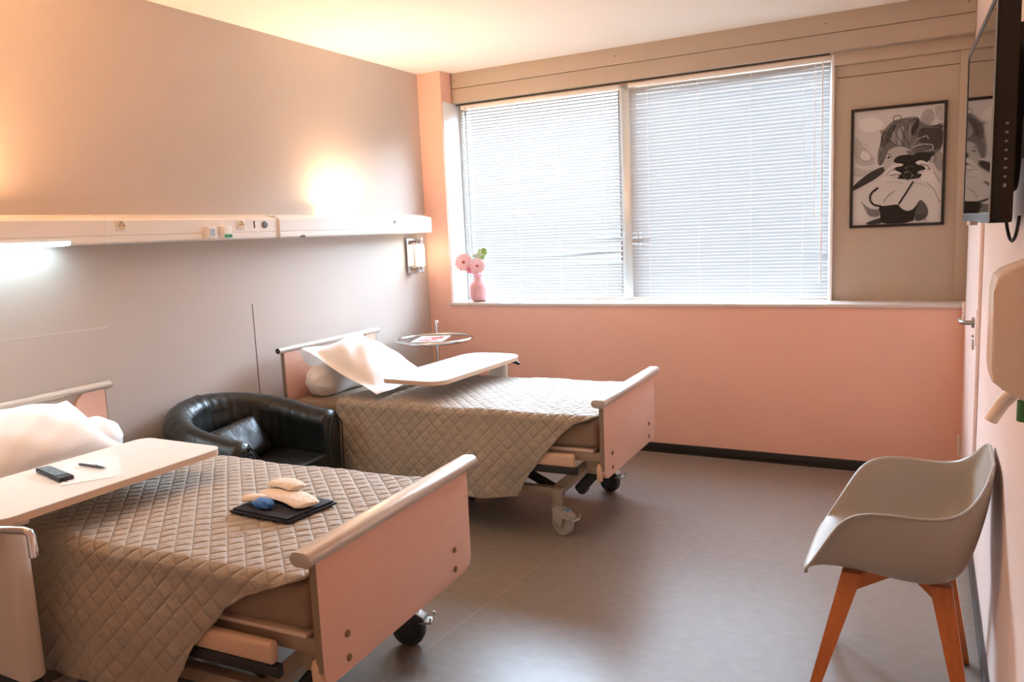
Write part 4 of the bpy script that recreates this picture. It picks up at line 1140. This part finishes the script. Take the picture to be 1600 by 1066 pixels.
bm = NB(); tube(bm, [(-0.045, -0.01, -0.12), (-0.045, -0.01, -0.155)], 0.014, 14); obj('nozzle', bm, 'green_soft', t)

# ================================================================== KIT ON THE NEARER BED
KZ = 0.643
t = thing('cloth_pouch', 'folded navy cloth pouch on the nearer bed', 'pouch', (-1.84, 1.795, KZ), math.radians(2))
bm = NB()
prism(bm, [(-0.140, -0.098), (0.120, -0.112), (0.150, 0.085), (-0.125, 0.105)], lambda a, b: (a, b, 0.0), lambda a, b: (a, b, 0.007), 0.002); obj('lower_fold', bm, 'navy', t)
bm = NB()
prism(bm, [(-0.132, -0.090), (0.112, -0.108), (0.140, 0.080), (-0.118, 0.098)], lambda a, b: (a, b, 0.0072), lambda a, b: (a, b, 0.014), 0.002); obj('upper_fold', bm, 'navy', t)
def sock(label, pts, w, h_, z, seed):
    """a flattened tube of cloth along a path"""
    bm = NB(); n_ = len(pts)
    vs = []
    pv = [Vector((p[0], p[1], z+p[2])) for p in pts]
    rows = []
    for i, p in enumerate(pv):
        d = (pv[min(i+1, n_-1)]-pv[max(i-1, 0)]).normalized(); s = Vector((-d.y, d.x, 0)).normalized()
        k = w*pts[i][3]
        row = []
        for a in range(16):
            an = 2*PI*a/16
            row.append(p + s*k*math.cos(an) + Vector((0, 0, 1))*(h_*math.sin(an)*(1 if math.sin(an) > 0 else 0.5) + 0.0032*math.sin(a*2.4+i*2.1+seed)))
        rows.append([tuple(x) for x in row])
    P = np.array(rows)
    V_ = gridmesh(bm, P)
    for i in range(n_-1): bm.faces.new((V_[i][15], V_[i+1][15], V_[i+1][0], V_[i][0]))
    bm.faces.new(V_[0][::-1]); bm.faces.new(V_[-1])
    o_ = obj('sock', bm, 'sock', None, sharp=60); subsurf(o_, 1)
    return tag(o_, label, 'sock', 'cream socks on the pouch')
z0 = KZ+0.0145
sock('cream sock lying across the middle of the navy pouch', [(-1.97, 1.835, 0.010, 0.6), (-1.93, 1.835, 0.014, 1.0), (-1.87, 1.83, 0.016, 1.05), (-1.81, 1.82, 0.015, 1.0), (-1.75, 1.80, 0.012, 0.95), (-1.72, 1.785, 0.008, 0.9)], 0.050, 0.012, z0, 1)
sock('cream sock bunched at the back of the pouch, on top of the other one', [(-1.975, 1.865, 0.022, 0.5), (-1.95, 1.875, 0.032, 0.9), (-1.91, 1.882, 0.036, 1.0), (-1.865, 1.87, 0.034, 0.9), (-1.82, 1.855, 0.031, 0.8)], 0.042, 0.014, z0, 2)
sock('small cream sock crumpled beside the blue bag', [(-1.975, 1.745, 0.012, 0.6), (-1.955, 1.755, 0.016, 1.0), (-1.925, 1.765, 0.017, 1.0), (-1.895, 1.775, 0.014, 0.7)], 0.028, 0.014, z0, 3)
bm = NB(); bmesh.ops.create_icosphere(bm, subdivisions=3, radius=1)
for v in bm.verts:
    k = 1+0.09*math.sin(v.co.x*7+v.co.z*5)+0.07*math.sin(v.co.y*9)
    v.co = Vector((v.co.x*0.040*k, v.co.y*0.024*k, max(v.co.z, -0.8)*0.017*k))
o = obj('blue_bag', bm, 'blue_foam', None, loc=(-1.868, 1.737, z0+0.0155)); tag(o, 'small crumpled blue plastic bag on the navy pouch', 'bag')
